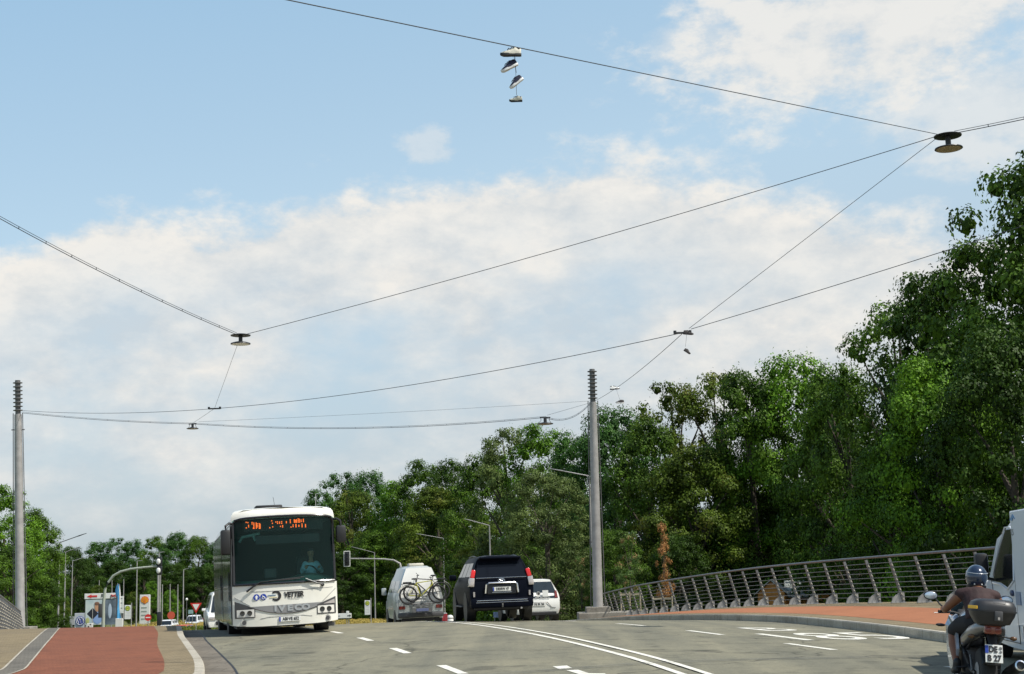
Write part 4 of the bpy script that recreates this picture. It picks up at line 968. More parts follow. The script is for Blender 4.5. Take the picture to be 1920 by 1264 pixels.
quadpanel([(-.80, -.012, 1.02), (.80, -.012, 1.02), (.80, .0, 1.30), (.69, .078, 1.85), (.50, .160, 2.33), (-.50, .160, 2.33), (-.69, .078, 1.85), (-.80, .0, 1.30)], M_white, 'tailgate', cam_v, .02)
m_ = MB().use(M_white); quadpanel([(-.86, -.015, .60), (.86, -.015, .60), (.86, -.012, 1.0), (-.86, -.012, 1.0)], M_silver, 'lower_tailgate', cam_v, .012)
for s_ in (-1, 1):
    for a, b in ((1.05, 1.95), (2.05, 2.95), (3.05, 3.8)): sidepanel(st, s_, a, b, 4.15, 5.0, M_glassd, 'side_window', cam_v)
    MB().use(M_redd).box((s_ * .74, -.035, .80), (.25, .03, .13), bev=.01).build('tail_lamp', M_redd, cam_v)
    MB().use(M_white, True).box((s_ * 1.06, 3.7, 1.42), (.20, .12, .30), bev=.04).build('wing_mirror', M_white if s_ > 0 else M_silver, cam_v)
    arches(cam_v, s_, ((1.0, .34), (3.95, .34)), .38, .93)
    for y in (1.0, 3.95): wheel(cam_v, (s_ * .82, y, .33), .33, .20, M_steel)
MB().use(M_black, True).box((0, -.05, .50), (1.82, .18, .18), bev=.04).build('bumper', M_dgrey, cam_v)
MB().use(M_black).box((0, .2, .34), (1.5, .3, .16)).build('underbody', M_black, cam_v)
MB().use(M_silver, True).box((-.02, 1.0, 2.46), (.60, .6, .12), bev=.04).build('roof_vent', M_beigec, cam_v)
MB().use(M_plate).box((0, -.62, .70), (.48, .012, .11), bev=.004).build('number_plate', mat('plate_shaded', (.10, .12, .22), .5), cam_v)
rk = MB().use(M_steel, True)
for x in (-.45, .45): rk.tube([(x, -.02, 1.05), (x * 1.1, -.30, .92), (x * 1.1, -.58, .92)], .018, 6)
rk.tube([(-.72, -.25, .94), (.80, -.25, .94)], .025, 6); rk.tube([(-.72, -.50, .94), (.80, -.50, .94)], .025, 6); rk.box((0, -.60, .70), (.78, .03, .16)); rk.box((0, -.4, .86), (.62, .42, .05)); rk.tube([(-.75, -.1, 1.34), (.35, -.1, 1.34)], .015, 6)
rk.build('bicycle_rack', M_steeld, cam_v)
cam_v_T = Matrix.Translation(cam_v.location) @ cam_v.rotation_euler.to_matrix().to_4x4()
def bicycle(dx, dy, dz, mframe, flip, label):
    b = thing('bicycle', cam_v_T @ Vector((dx, dy, dz)), cam_v.rotation_euler, label, 'bicycle', 'bicycles on the camper rack'); f = -1 if flip else 1
    def X(x, z, y=0.): return Vector((f * x * 1.09, y, z * 1.03))
    for nm, x in (('front_wheel', .55), ('rear_wheel', -.50)):
        w_ = MB().use(M_rubber, True).torus(X(x, .35), (0, 1, 0), .328, .036, 36, 8).build(nm, M_rubber, b)
        r_ = MB().use(M_grey, True).torus(X(x, .35), (0, 1, 0), .305, .010, 32, 6)
        for k in range(16): a = 2 * PI * k / 16; r_.tube([X(x, .35), X(x + .3 * math.cos(a), .35 + .3 * math.sin(a))], .002, 3)
        r_.lathe(X(x, .35, -.05), (0, 1, 0), [(.03, 0), (.03, .1)], 10); r_.build('rim', M_steeld, w_)
    fm = MB().use(mframe, True); bb, sd, hd, hb, ra, fa = (-.05, .30), (-.20, .80), (.36, .86), (.39, .73), (-.50, .35), (.55, .35)
    for p, q, rr in ((bb, sd, .018), (sd, hd, .018), (bb, hb, .022), (hd, hb, .022), (bb, ra, .012), (sd, ra, .011)): fm.tube([X(*p), X(*q)], rr, 8)
    fm.build('frame', mframe, b)
    MB().use(M_black, True).tube([X(*hb), X(*fa)], .016, 8).build('fork', M_black, b)
    MB().use(M_black, True).tube([X(*sd), X(-.235, .93)], .014, 8).build('seat_post', M_black, b)
    MB().use(M_black, True).ellipsoid(X(-.25, .955), (.135, .06, .035), 14, 8).build('saddle', M_black, b)
    h = MB().use(M_black, True); h.tube([X(*hd), X(.33, .98)], .016, 8); h.tube([X(.33, .98, -.30), X(.30, 1.0, -.12), X(.33, 1.0), X(.30, 1.0, .12), X(.33, .98, .30)], .014, 8); h.tube([X(.33, .98, -.3), X(.42, 1.08, -.28)], .01, 5); h.build('handlebar', M_black, b)
    c_ = MB().use(M_dgrey, True); c_.torus(X(-.05, .30, -.04), (0, 1, 0), .085, .008, 20, 5); c_.tube([X(-.05, .30, -.05), X(.07, .18, -.07)], .012, 5); c_.tube([X(-.05, .30, .05), X(-.17, .42, .07)], .012, 5); c_.box(X(.07, .18, -.10), (.10, .08, .025)); c_.build('crank', M_black, b)
    m_ = MB().use(M_beigec, True); m_.tube([X(-.50 + .385 * math.cos(a), .35 + .385 * math.sin(a)) for a in np.linspace(R(20), R(165), 14)], .022, 5); m_.build('mudguard', M_beigec if not flip else M_black, b)
    g_ = MB().use(M_black, True); g_.tube([X(-.75, .78), X(-.25, .80)], .014, 5); g_.tube([X(-.72, .78), X(-.50, .36)], .008, 5); g_.box(X(-.52, .82), (.34, .12, .07), bev=.02); g_.build('luggage_carrier', M_black, b)
M_byel = mat('bike_yellow_green', (.42, .40, .05), .35)
bicycle(.02, -.50, .93 - .01, M_byel, False, 'yellow bicycle with black saddle, outermost on the camper van rack')
bicycle(.26, -.25, 1.02, M_black, True, 'black bicycle on the camper rack, between the yellow one and the tailgate')

# ---------------------------------------------------------------- white van with box body at the right edge
vanT = thing('box_van', (6.98, 20.35, fz(7.2, 20.4)), (0, 0, R(-7)), 'white box van at the right photo edge, beyond the motorcycle rider', 'van')
# local: x 0 = left flank, y 0 = rear edge of the cab door, forward +y
CW = 1.95
def cabring(y, zb_, zt, ins): 
    return [Vector((ins[0], y, zb_)), Vector((.0 + ins[1], y, zb_ + .35)), Vector((ins[1], y, 1.16)), Vector((ins[2], y, min(zt, 1.9))), Vector((ins[3], y, zt)), Vector((CW - ins[3], y, zt)), Vector((CW - ins[2], y, min(zt, 1.9))), Vector((CW - ins[1], y, 1.16)), Vector((CW - ins[1], y, zb_ + .35)), Vector((CW - ins[0], y, zb_))]
MB().use(M_vanwhite, True).loft([cabring(-.3, .24, 2.07, (.04, .0, .06, .16)), cabring(.75, .24, 2.05, (.04, .0, .06, .18)), cabring(1.35, .26, 1.80, (.04, .0, .07, .14)), cabring(1.95, .28, 1.32, (.04, .0, .06, .12)), cabring(2.0, .28, 1.20, (.04, .0, .05, .10)), cabring(2.8, .32, 1.02, (.10, .06, .12, .22))]).build('cab', M_vanwhite, vanT)
dp = [(.07, 1.22), (.10, 1.84), (.24, 1.92), (.62, 1.92), (1.02, 1.66), (1.42, 1.30), (1.46, 1.18), (.9, 1.16), (.5, 1.10)]
m_ = MB().use(M_glassd); pts = []
M_vglass = mat('van_window_glass', (.008, .009, .010), .12, spec=.15)
for y, z in dp: pts.append((-.012 + .06 * max(0, (z - 1.16) / .76), y, z))
m_.add(pts + [(a + .02, b, c) for a, b, c in pts], [list(range(9)), [9 + i for i in range(9)][::-1]] + [[i, (i + 1) % 9, 9 + (i + 1) % 9, 9 + i] for i in range(9)]); wn_ = m_.build('door_window', M_vglass, vanT)
fr = MB().use(M_vanwhite, True); pc = [Vector((-.018 + .06 * max(0, (z - 1.16) / .76), (y - .7) * 1.05 + .7, (z - 1.5) * 1.08 + 1.5)) for y, z in dp]; fr.tube(pc + [pc[0]], .011, 6, cap=False); fr.build('window_surround', M_vanwhite, wn_)
se_ = MB().use(M_grey, True); pts = [(-.003, -.02, .32), (-.003, -.02, 1.2), (.05, .0, 1.95)]; se_.tube(pts, .008, 5); se_.tube([(-.003, 1.62, 1.2), (-.003, 1.52, .9), (-.003, 1.25, .5), (-.003, 1.2, .35)], .008, 5); se_.tube([(-.003, -.02, .33), (-.003, 1.2, .33)], .008, 5); se_.build('door_seam', M_dgrey, vanT)
MB().use(M_blue, True).ellipsoid((-.01, .22, 1.02), (.03, .09, .045), 12, 8).build('door_handle', mat('handle_blue', (.02, .035, .10), .4), vanT)
MB().use(M_black, True).box((-.20, 1.28, 1.42), (.20, .14, .36), bev=.05).build('wing_mirror', M_black, vanT)
MB().use(M_black, True).tube([(-.02, 1.35, 1.2), (-.18, 1.30, 1.24)], .025, 6).build('mirror_arm', M_black, vanT)
MB().use(M_vanwhite).box((CW / 2, -2.26, 1.37), (CW + .12, 4.0, 1.58), bev=.02).build('box_body', M_vanwhite, vanT)
gp = MB().use(M_grey); gp.box((-.068, -.42, .96), (.012, .28, .18)); gp.build('grey_patch', mat('patch_blue_grey', (.20, .25, .34), .5), vanT)
g = MB().use(M_blue, True); g.prism([(-.16, 0), (.02, .07), (.16, .0), (.05, .02), (-.02, -.02)], (-.066, -.46, 2.04), (0, -1, 0), (0, 0, 1), .008); g.build('swallow_logo', mat('logo_steel_blue', (.10, .24, .42), .5), vanT)
text('box_lettering', '7,5', .12, (-.064, -.38, 1.86), vanT, M_grey, rot=(R(90), 0, R(-90)), ext=.002)
MB().use(M_black).box((CW / 2, -1.9, .48), (CW - .1, 3.0, .30)).build('chassis', M_black, vanT)
MB().use(M_black).box((CW / 2, -.5, .50), (CW + .0, .5, .28)).build('side_skirt', M_black, vanT)
for y in (1.95, -2.6):
    for x in (.14, CW - .14): wheel(vanT, (x, y, .34), .34, .22, M_steel)
# ---------------------------------------------------------------- people
def skin_body(name, chains, parent, m, voxel=.012, smooth=6):
    """limbs and trunk as tapered lofts, fused into one continuous surface"""
    mb = MB().use(m, True)
    for c in chains:
        pts, rs = c[0], c[1]; fl = c[2] if len(c) > 2 else 1.
        mb.tube(pts, rs, 14, up=c[3] if len(c) > 3 else (0, 0, 1), flat=fl)
        for p, r_ in zip(pts, rs):
            if fl == 1.: mb.ellipsoid(p, (r_ * .99,) * 3, 12, 8)
    o = mb.build(name, m)
    md = o.modifiers.new('r', 'REMESH'); md.mode = 'VOXEL'; md.voxel_size = voxel
    ms = o.modifiers.new('s', 'SMOOTH'); ms.factor = .5; ms.iterations = smooth
    dg = bpy.context.evaluated_depsgraph_get(); me = bpy.data.meshes.new_from_object(o.evaluated_get(dg))
    bpy.data.objects.remove(o)
    me.polygons.foreach_set('use_smooth', [True] * len(me.polygons)); me.materials.clear(); me.materials.append(m); me.name = name
    n = bpy.data.objects.new(name, me); COL.objects.link(n)
    if parent: n.parent = parent
    return n
V = Vector
def hand(mb, wrist, knuck, grip_dir, s=1., curl=1, thumb_side=None):
    """palm plus five fingers closed around a bar that runs along grip_dir"""
    w, k = V(wrist), V(knuck); d = (k - w).normalized(); g = V(grip_dir).normalized(); nrm = d.cross(g).normalized() * curl
    mb.tube([w, w.lerp(k, .5), k], [.030 * s, .040 * s, .042 * s], 10, up=nrm, flat=.48)
    for i in range(4):
        L_ = (.026, .030, .028, .022)[i] * s; r_ = (.0095, .010, .0095, .0085)[i] * s; b = k + g * ((i - 1.5) * .0205 * s)
        p1 = b + d * L_ * 1.0 - nrm * .006 * s; p2 = p1 + d * L_ * .35 - nrm * L_ * .95; p3 = p2 - d * L_ * .75 - nrm * L_ * .35
        mb.tube([b - d * .01, p1, p2, p3], [r_ * 1.05, r_, r_ * .95, r_ * .8], 7)
    t0 = w.lerp(k, .35) - g * .030 * s; t1 = t0 + d * .03 * s - nrm * .022 * s - g * .012; t2 = t1 + d * .02 * s - nrm * .026 * s + g * .02
    mb.tube([t0, t1, t2], [.013 * s, .0115 * s, .009 * s], 7)

# ---------------------------------------------------------------- motorcycle (local: y forward, x right, origin under the rear axle)
MZ = fz(5.45, 16.9)
moto = thing('motorcycle', (5.27, 16.72, MZ - .06), (0, R(5.4), R(-7.0)), 'silver and black motorcycle with a large top case, ridden at the lower right', 'motorcycle')
WB = 1.42
for nm, y, r_, w_ in (('rear_wheel', 0, .31, .17), ('front_wheel', WB, .30, .12)):
    t = MB().use(M_rubber, True).lathe((-w_ / 2, y, r_), (1, 0, 0), [(r_ * .70, 0.0), (r_ * .84, .0), (r_ * .95, w_ * .14), (r_, w_ * .38), (r_, w_ * .62), (r_ * .95, w_ * .86), (r_ * .84, w_), (r_ * .70, w_)], 40).build(nm, M_rubber, moto)
    m_ = MB().use(M_dgrey, True)
    m_.lathe((-w_ * .3, y, r_), (1, 0, 0), [(r_ * .72, 0), (r_ * .66, w_ * .1), (r_ * .66, w_ * .5), (r_ * .72, w_ * .6)], 32, cap=False)
    for k in range(5): a = 2 * PI * k / 5; m_.tube([(0, y, r_), (0, y + r_ * .68 * math.cos(a), r_ + r_ * .68 * math.sin(a))], [.03, .018], 6, up=(1, 0, 0))
    m_.lathe((-.06, y, r_), (1, 0, 0), [(.035, 0), (.035, .12)], 12); m_.build('rim', M_dgrey, t)
    for s_ in (-1, 1): MB().use(M_steel, True).lathe((s_ * w_ * .55, y, r_), (1, 0, 0), [(.06, -.002), (.13, -.002), (.13, .003), (.06, .003)], 24).build('brake_disc', M_steel, t)
M_msilver = mat('moto_silver_paint', (.50, .55, .62), .25, metal=.35, coat=.8, var=.15)
M_frame = mat('moto_frame_black', (.02, .02, .022), .35, metal=.3)
m_ = MB().use(M_frame, True)
for s_ in (-1, 1):
    m_.tube([(s_ * .10, .98, .86), (s_ * .16, .70, .72), (s_ * .14, .45, .50), (s_ * .10, .42, .36)], .028, 8)
    m_.tube([(s_ * .10, .0, .31), (s_ * .11, .25, .34), (s_ * .11, .45, .38)], .026, 8)
    m_.tube([(s_ * .09, -.20, .74), (s_ * .12, .2, .66), (s_ * .12, .48, .56)], .018, 8)
m_.build('frame', M_frame, moto)
MB().use(M_dgrey, True).box((0, .66, .43), (.30, .42, .34), bev=.06).box((0, .80, .62), (.26, .26, .22), bev=.05).build('engine', mat('engine_grey', (.09, .09, .095), .4, metal=.5, var=.4), moto)
f_ = MB().use(M_steel, True)
for s_ in (-1, 1): f_.tube([(s_ * .095, .98, .92), (s_ * .095, 1.24, .55), (s_ * .095, WB, .30)], [.024, .026, .028], 8)
f_.build('fork', M_steeld, moto)
MB().use(M_black, True).tube([(0, WB + .30 * math.cos(a) * 1.12, .30 + .30 * math.sin(a) * 1.12) for a in np.linspace(R(20), R(150), 10)], .05, 8, flat=.4).build('mudguard', M_msilver, moto)
# tank, fairing, screen
tk = MB().use(M_msilver, True)
tk.loft([tk.ring((0, y, z), (0, 1, 0), (1, 0, 0), rx, 18, rz_) for y, z, rx, rz_ in ((.48, .80, .07, .06), (.55, .83, .12, .09), (.70, .87, .155, .12), (.88, .88, .165, .13), (1.0, .86, .13, .11), (1.06, .84, .08, .07))])
tk.build('tank', M_msilver, moto)
fa = MB().use(M_msilver, True)
def halfring(y, z0, z1, w, n=12): return [Vector((w * math.cos(a), y, (z0 + z1) / 2 + (z1 - z0) / 2 * math.sin(a))) for a in np.linspace(0, 2 * PI, n, endpoint=False)]
fa.loft([halfring(1.02, .72, .88, .22), halfring(1.12, .66, .96, .27), halfring(1.26, .62, .98, .24), halfring(1.40, .66, .92, .17), halfring(1.50, .72, .84, .07)])
fa.build('upper_fairing', M_msilver, moto)
for s_ in (-1, 1):
    f2_ = MB().use(M_msilver, True); pl = [(.62, .80), (1.10, .93), (1.30, .80), (1.20, .52), (.95, .30), (.62, .30), (.52, .55)]
    f2_.prism(pl, (s_ * .215, 0, 0), (0, 1, 0), (0, 0, 1), .03); f2_.build('side_fairing', M_msilver, moto)
    MB().use(M_black, True).prism([(.70, .66), (1.0, .72), (.92, .55), (.68, .48)], (s_ * .235, 0, 0), (0, 1, 0), (0, 0, 1), .01).build('fairing_vent', M_black, moto)
sc_ = MB().use(M_glassd, True); P_ = []
for k, (y, z, w) in enumerate([(1.22, .93, .20), (1.14, 1.06, .18), (1.06, 1.15, .13)]):
    for a in np.linspace(-1, 1, 9): P_.append(Vector((w * a, y - .10 * (1 - a * a) * 0 + .09 * (1 - a * a), z)))
sc_.add(P_, [[j * 9 + i, j * 9 + i + 1, (j + 1) * 9 + i + 1, (j + 1) * 9 + i] for j in range(2) for i in range(8)]); sc_.build('windscreen', glass_mat('moto_screen', (.35, .36, .38), .7), moto)
MB().use(M_black, True).box((0, 1.06, .95), (.26, .06, .12), rot=(R(-35), 0, 0), bev=.02).build('instruments', M_black, moto)
hb_ = MB().use(M_black, True); hb_.tube([(-.37, .93, .965), (-.20, 1.0, .97), (-.06, 1.02, .94), (.06, 1.02, .94), (.20, 1.0, .97), (.37, .93, .965)], .013, 8); hbo = hb_.build('handlebar', M_black, moto)
for s_ in (-1, 1):
    MB().use(M_rubber, True).tube([(s_ * .25, .975, .968), (s_ * .38, .925, .965)], .019, 10).build('grip', M_rubber, hbo)
    MB().use(M_steel, True).tube([(s_ * .22, 1.03, .96), (s_ * .30, 1.05, .95), (s_ * .42, 1.01, .945)], .007, 6).build('brake_lever', M_clear, hbo)
    mi_ = MB().use(M_black, True).tube([(s_ * .26, 1.02, .98), (s_ * .34, 1.08, 1.05), (s_ * .40, 1.12, 1.13)], .010, 6); mi_.ellipsoid((s_ * .45, 1.11, 1.15), (.085, .025, .055), 14, 8); mo_ = mi_.build('mirror', M_black, moto)
    MB().use(M_chrome, True).ellipsoid((s_ * .45, 1.088, 1.15), (.074, .008, .045), 14, 8).build('mirror_glass', mat('mirror_glass', (.62, .70, .78), .12, metal=.6), mo_)
    MB().use(M_amber, True).ellipsoid((s_ * .31, 1.2, .80), (.06, .03, .02), 10, 6).build('indicator', M_black, moto)
    MB().use(M_steel, True).tube([(s_ * .12, .42, .36), (s_ * .25, .43, .34)], .014, 6).build('footpeg', M_black, moto)
# seat and tail
sb = MB().use(M_black, True); sb.loft([sb.ring((0, y, z), (0, 1, 0), (1, 0, 0), rx, 14, rz_) for y, z, rx, rz_ in ((.56, .79, .09, .04), (.40, .77, .13, .055), (.22, .78, .15, .06), (.10, .84, .14, .055), (-.15, .88, .12, .045), (-.24, .89, .07, .03))]); sb.build('seat', M_black, moto)
M_tail = mat('moto_tail_grey', (.17, .165, .16), .28, metal=.4, coat=.6, var=.2)
for s_ in (-1, 1):
    tl = MB().use(M_tail, True); tl.tube([(s_ * .15, .52, .62), (s_ * .175, .30, .68), (s_ * .15, .0, .77), (s_ * .11, -.25, .83), (s_ * .06, -.37, .85)], [.03, .055, .065, .055, .035], 12, flat=1.25); tl.build('tail_panel', M_tail, moto)
tb = MB().use(M_tail, True); tb.box((0, -.30, .835), (.20, .18, .12), bev=.04); tb.build('tail_tip', M_tail, moto)
tl = MB().use(M_redd, True).box((0, -.395, .825), (.19, .05, .10), bev=.025); t_ = tl.build('tail_light', mat('moto_tail_lens', (.20, .05, .03), .2, coat=.6), moto)
for s_ in (-1, 1): MB().use(M_redd, True).ellipsoid((s_ * .05, -.42, .825), (.035, .008, .030), 12, 6).build('lamp', M_redd, t_)
MB().use(M_frame, True).tube([(0, -.30, .78), (0, -.42, .66), (0, -.46, .50)], [.06, .045, .03], 8, flat=.3).build('plate_bracket', M_black, moto)
pc = V((-.0, -.475, .565)); pm = MB().use(M_plate); pm.box(pc, (.188, .008, .20), rot=(R(-14), 0, 0), bev=.003); po = pm.build('number_plate', M_plate, moto)
pr_ = (R(90 - 14), 0, 0); dn_ = V((0, -.0065, 0))
def pp(x, z): return pc + V((x, -z * math.tan(R(-14)) * -1 * -1 if False else -.0075 + z * math.sin(R(14)), z))
bb_ = MB().use(M_blue); bb_.box(pp(-.078, .047), (.034, .004, .085), rot=(R(-14), 0, 0)); bb_.build('eu_band', M_blue, po)
text('lettering', 'DE', .095, pp(-.010, .046) + V((0, -.003, 0)), po, M_ink, off=.004, ext=.001, sx=.80, rot=pr_)
text('lettering', 'B 27', .095, pp(.0, -.050) + V((0, -.003, 0)), po, M_ink, off=.004, ext=.001, sx=.85, rot=pr_)
MB().use(M_grey, True).lathe(pp(.072, .062), (0, -1, 0), [(.017, 0), (.017, .004)], 14).build('seal', M_grey, po); MB().use(M_grey, True).lathe(pp(.072, .022), (0, -1, 0), [(.014, 0), (.014, .004)], 14).build('seal', M_grey, po)
for s_ in (-1, 1): 
    MB().use(M_frame, True).tube([(s_ * .08, -.33, .76), (s_ * .21, -.36, .74)], .010, 6).build('indicator_stem', M_black, moto); MB().use(M_amber, True).ellipsoid((s_ * .23, -.37, .74), (.04, .03, .025), 10, 6).build('indicator', mat('indicator_smoke', (.10, .05, .02), .25), moto)
MB().use(M_black, True).tube([(0, -.44, .46), (0, -.30, .44), (0, -.05, .62)], [.09, .09, .07], 8, flat=.25).build('rear_mudguard', M_black, moto)
MB().use(M_chrome, True).tube([(.13, .5, .28), (.20, .25, .27), (.235, .02, .33)], .028, 10).build('exhaust_pipe', M_steeld, moto)
ex = MB().use(M_steeld, True); ex.tube([(.235, .06, .32), (.25, -.10, .36), (.275, -.42, .44), (.28, -.46, .45)], [.045, .062, .062, .055], 18); exo = ex.build('silencer', mat('silencer_dark', (.05, .05, .05), .3, metal=.8), moto)
MB().use(M_chrome, True).lathe((.28, -.455, .45), V((.06, -.97, .22)), [(.058, 0), (.062, .01), (.060, .04), (.045, .045), (.040, .0)], 22, cap=False).build('silencer_tip', M_chrome, exo)
MB().use(M_black, True).lathe((.283, -.478, .456), V((.06, -.97, .22)), [(.042, 0), (.001, .001)], 18).build('silencer_bore', M_black, exo)
MB().use(M_steel, True).tube([(-.11, .30, .50), (-.14, .02, .34)], .014, 6).build('rear_shock', M_steeld, moto)
MB().use(M_chrome, True).torus((.075, 0, .31), (1, 0, 0), .075, .008, 20, 5).build('chain_sprocket', M_chrome, moto)
# top case
M_case = mat('case_charcoal', (.024, .024, .026), .42, var=.25, scale=6)
tcx, tcy, tcz = .0, -.34, 1.03
def caser(z, w, d, r_=5.):
    out = []
    for i in range(24):
        a = 2 * PI * i / 24; c_, s__ = math.cos(a), math.sin(a); e = 2 / 3.4
        out.append(V((tcx + w * math.copysign(abs(c_) ** e, c_), tcy + d * math.copysign(abs(s__) ** e, s__), tcz + z)))
    return out
lo2 = MB().use(M_case, True).loft([caser(-.15, .14, .14), caser(-.14, .185, .17), caser(-.05, .235, .20), caser(.0, .248, .205)]).build('top_case', M_case, moto)
MB().use(M_case, True).loft([caser(.006, .252, .208), caser(.05, .248, .205), caser(.10, .225, .185), caser(.128, .17, .14), caser(.135, .08, .07)]).build('case_lid', M_case, lo2)
MB().use(M_black, True).loft([caser(-.008, .257, .214), caser(.010, .257, .214)]).build('case_seam', M_black, lo2)
MB().use(M_dgrey, True).box((.03, tcy - .212, tcz - .05), (.09, .03, .11), bev=.01).build('case_lock', M_dgrey, lo2); MB().use(M_redd, True).box((.03, tcy - .229, tcz - .075), (.022, .008, .03)).build('lock_button', M_clear, lo2)
MB().use(M_dgrey, True).box((.04, tcy - .155, tcz + .088), (.15, .06, .055), rot=(R(35), 0, 0), bev=.015).build('case_badge', M_dgrey, lo2)
MB().use(M_amber).box((-.236, tcy - .13, tcz + .035), (.012, .13, .035), rot=(0, 0, R(38)), bev=.003).build('case_reflector', mat('reflector_yellow', (.75, .42, .03), .35), lo2)
MB().use(M_frame, True).box((0, -.28, .88), (.22, .26, .03), bev=.01).tube([(-.12, -.05, .87), (-.13, -.38, .88), (.13, -.38, .88), (.12, -.05, .87)], .012, 6).build('case_carrier', M_black, moto)

# ---------------------------------------------------------------- the rider, seated, seen from behind
moto_M = Matrix.Translation(moto.location) @ moto.rotation_euler.to_matrix().to_4x4()
rider = thing('person', moto.location, moto.rotation_euler, 'motorcyclist seen from behind in blue helmet, maroon vest and black shorts', 'person')
body_ch = [
 ([V((0, .30, .86)), V((0, .34, .98)), V((0, .42, 1.10)), V((0, .50, 1.20)), V((0, .54, 1.27))], [.165, .158, .172, .175, .09], .68, (0, 1, 0)),
 ([V((0, .52, 1.22)), V((0, .57, 1.33))], [.062, .060]),
 ([V((-.09, .34, .87)), V((-.17, .60, .83)), V((-.225, .80, .75))], [.095, .082, .060]), ([V((.09, .34, .87)), V((.17, .60, .83)), V((.225, .80, .75))], [.095, .082, .060]),
 ([V((-.225, .80, .75)), V((-.235, .70, .60)), V((-.225, .52, .36))], [.060, .060, .036]), ([V((.225, .80, .75)), V((.235, .70, .60)), V((.225, .52, .36))], [.060, .060, .036]),
 ([V((-.225, .52, .34)), V((-.225, .60, .29)), V((-.225, .70, .28))], [.040, .036, .028]), ([V((.225, .52, .34)), V((.225, .60, .29)), V((.225, .70, .28))], [.040, .036, .028]),
 ([V((-.12, .49, 1.19)), V((-.205, .51, 1.17)), V((-.32, .64, 1.03)), V((-.335, .70, 1.00))], [.07, .068, .048, .043]), ([V((.12, .49, 1.19)), V((.205, .51, 1.17)), V((.32, .64, 1.03)), V((.335, .70, 1.00))], [.07, .068, .048, .043]),
 ([V((-.335, .70, 1.00)), V((-.33, .80, .995)), V((-.315, .885, .985))], [.043, .041, .027]), ([V((.335, .70, 1.00)), V((.33, .80, .995)), V((.315, .885, .985))], [.043, .041, .027]),
 ([V((0, .60, 1.36)), V((0, .62, 1.43))], [.085, .098]),
]
body_o = skin_body('body', body_ch, rider, M_skin, .012, 5)
for s_ in (-1, 1):
    hm = MB().use(M_skin, True); hand(hm, (s_ * .315, .88, .985), (s_ * .315, .945, .985), (s_, -.35, 0), 1.0, curl=s_ * 1); hm.build('hand', M_skin, rider)
vest_ch = [([V((0, .295, .90)), V((0, .34, 1.00)), V((0, .42, 1.11)), V((0, .50, 1.20)), V((0, .535, 1.26))], [.182, .172, .186, .188, .105], .70, (0, 1, 0)),
 ([V((-.10, .47, 1.20)), V((-.195, .51, 1.185))], [.085, .078]), ([V((.10, .47, 1.20)), V((.195, .51, 1.185))], [.085, .078])]
skin_body('vest', vest_ch, rider, M_vest, .014, 3)
sh_ch = [([V((0, .30, .82)), V((0, .31, .92))], [.165, .165], .8, (0, 1, 0)), ([V((-.08, .33, .87)), V((-.17, .60, .825)), V((-.218, .76, .76))], [.115, .102, .086]), ([V((.08, .33, .87)), V((.17, .60, .825)), V((.218, .76, .76))], [.115, .102, .086])]
skin_body('shorts', sh_ch, rider, M_shorts, .014, 3)
for s_ in (-1, 1):
    skin_body('shoe', [([V((s_ * .225, .50, .40)), V((s_ * .225, .52, .32))], [.050, .052]), ([V((s_ * .225, .50, .315)), V((s_ * .225, .62, .30)), V((s_ * .225, .74, .285))], [.050, .046, .034])], rider, M_black, .010, 3)
hm = MB().use(M_helmet, True); hc = V((0, .61, 1.405)); rm = Matrix.Rotation(R(-8), 3, 'X')
rings = []
for k in range(13):
    t = PI * k / 12 * .80; rr = math.sin(max(t, .03)); z = math.cos(t)
    rings.append([hc + rm @ V((.128 * rr * math.cos(a) * (1 if z > -.2 else .97), .155 * rr * math.sin(a), .148 * z)) for a in np.linspace(0, 2 * PI, 24, endpoint=False)])
hm.loft(rings); ho = hm.build('helmet', M_helmet, rider)
MB().use(M_black, True).torus(hc + V((0, -.0, -.112)), V((0, .1, 1)), .100, .016, 26, 8).build('helmet_rim', M_black, ho)
MB().use(M_black, True).lathe(hc + V((0, 0, -.10)), (0, -.05, -1), [(.118, 0), (.112, .03), (.09, .05), (.001, .05)], 24).build('neck_roll', M_black, ho)
MB().use(M_glassd, True).grid(lambda u, v: hc + V((.133 * math.sin(u) * math.cos(v), .160 * math.cos(u) * math.cos(v), .15 * math.sin(v))), np.linspace(-1.2, 1.2, 12), np.linspace(-.35, .4, 5)).build('visor', M_glassd, ho)
for s_ in (-1, 1): MB().use(M_sign, True).ellipsoid(hc + V((s_ * .042, -.122, -.085)), (.009, .006, .009), 8, 6).build('rivet', M_sign, ho)
g = MB().use(M_helmet, True); g.tube([hc + V((.128 * math.sin(a) * 1.01, -.158 * math.cos(a) * .93, .06 - .02 * math.cos(a))) for a in np.linspace(-1.3, 1.3, 14)], .004, 5); g.build('helmet_line', mat('helmet_trim', (.35, .40, .45), .3), ho)

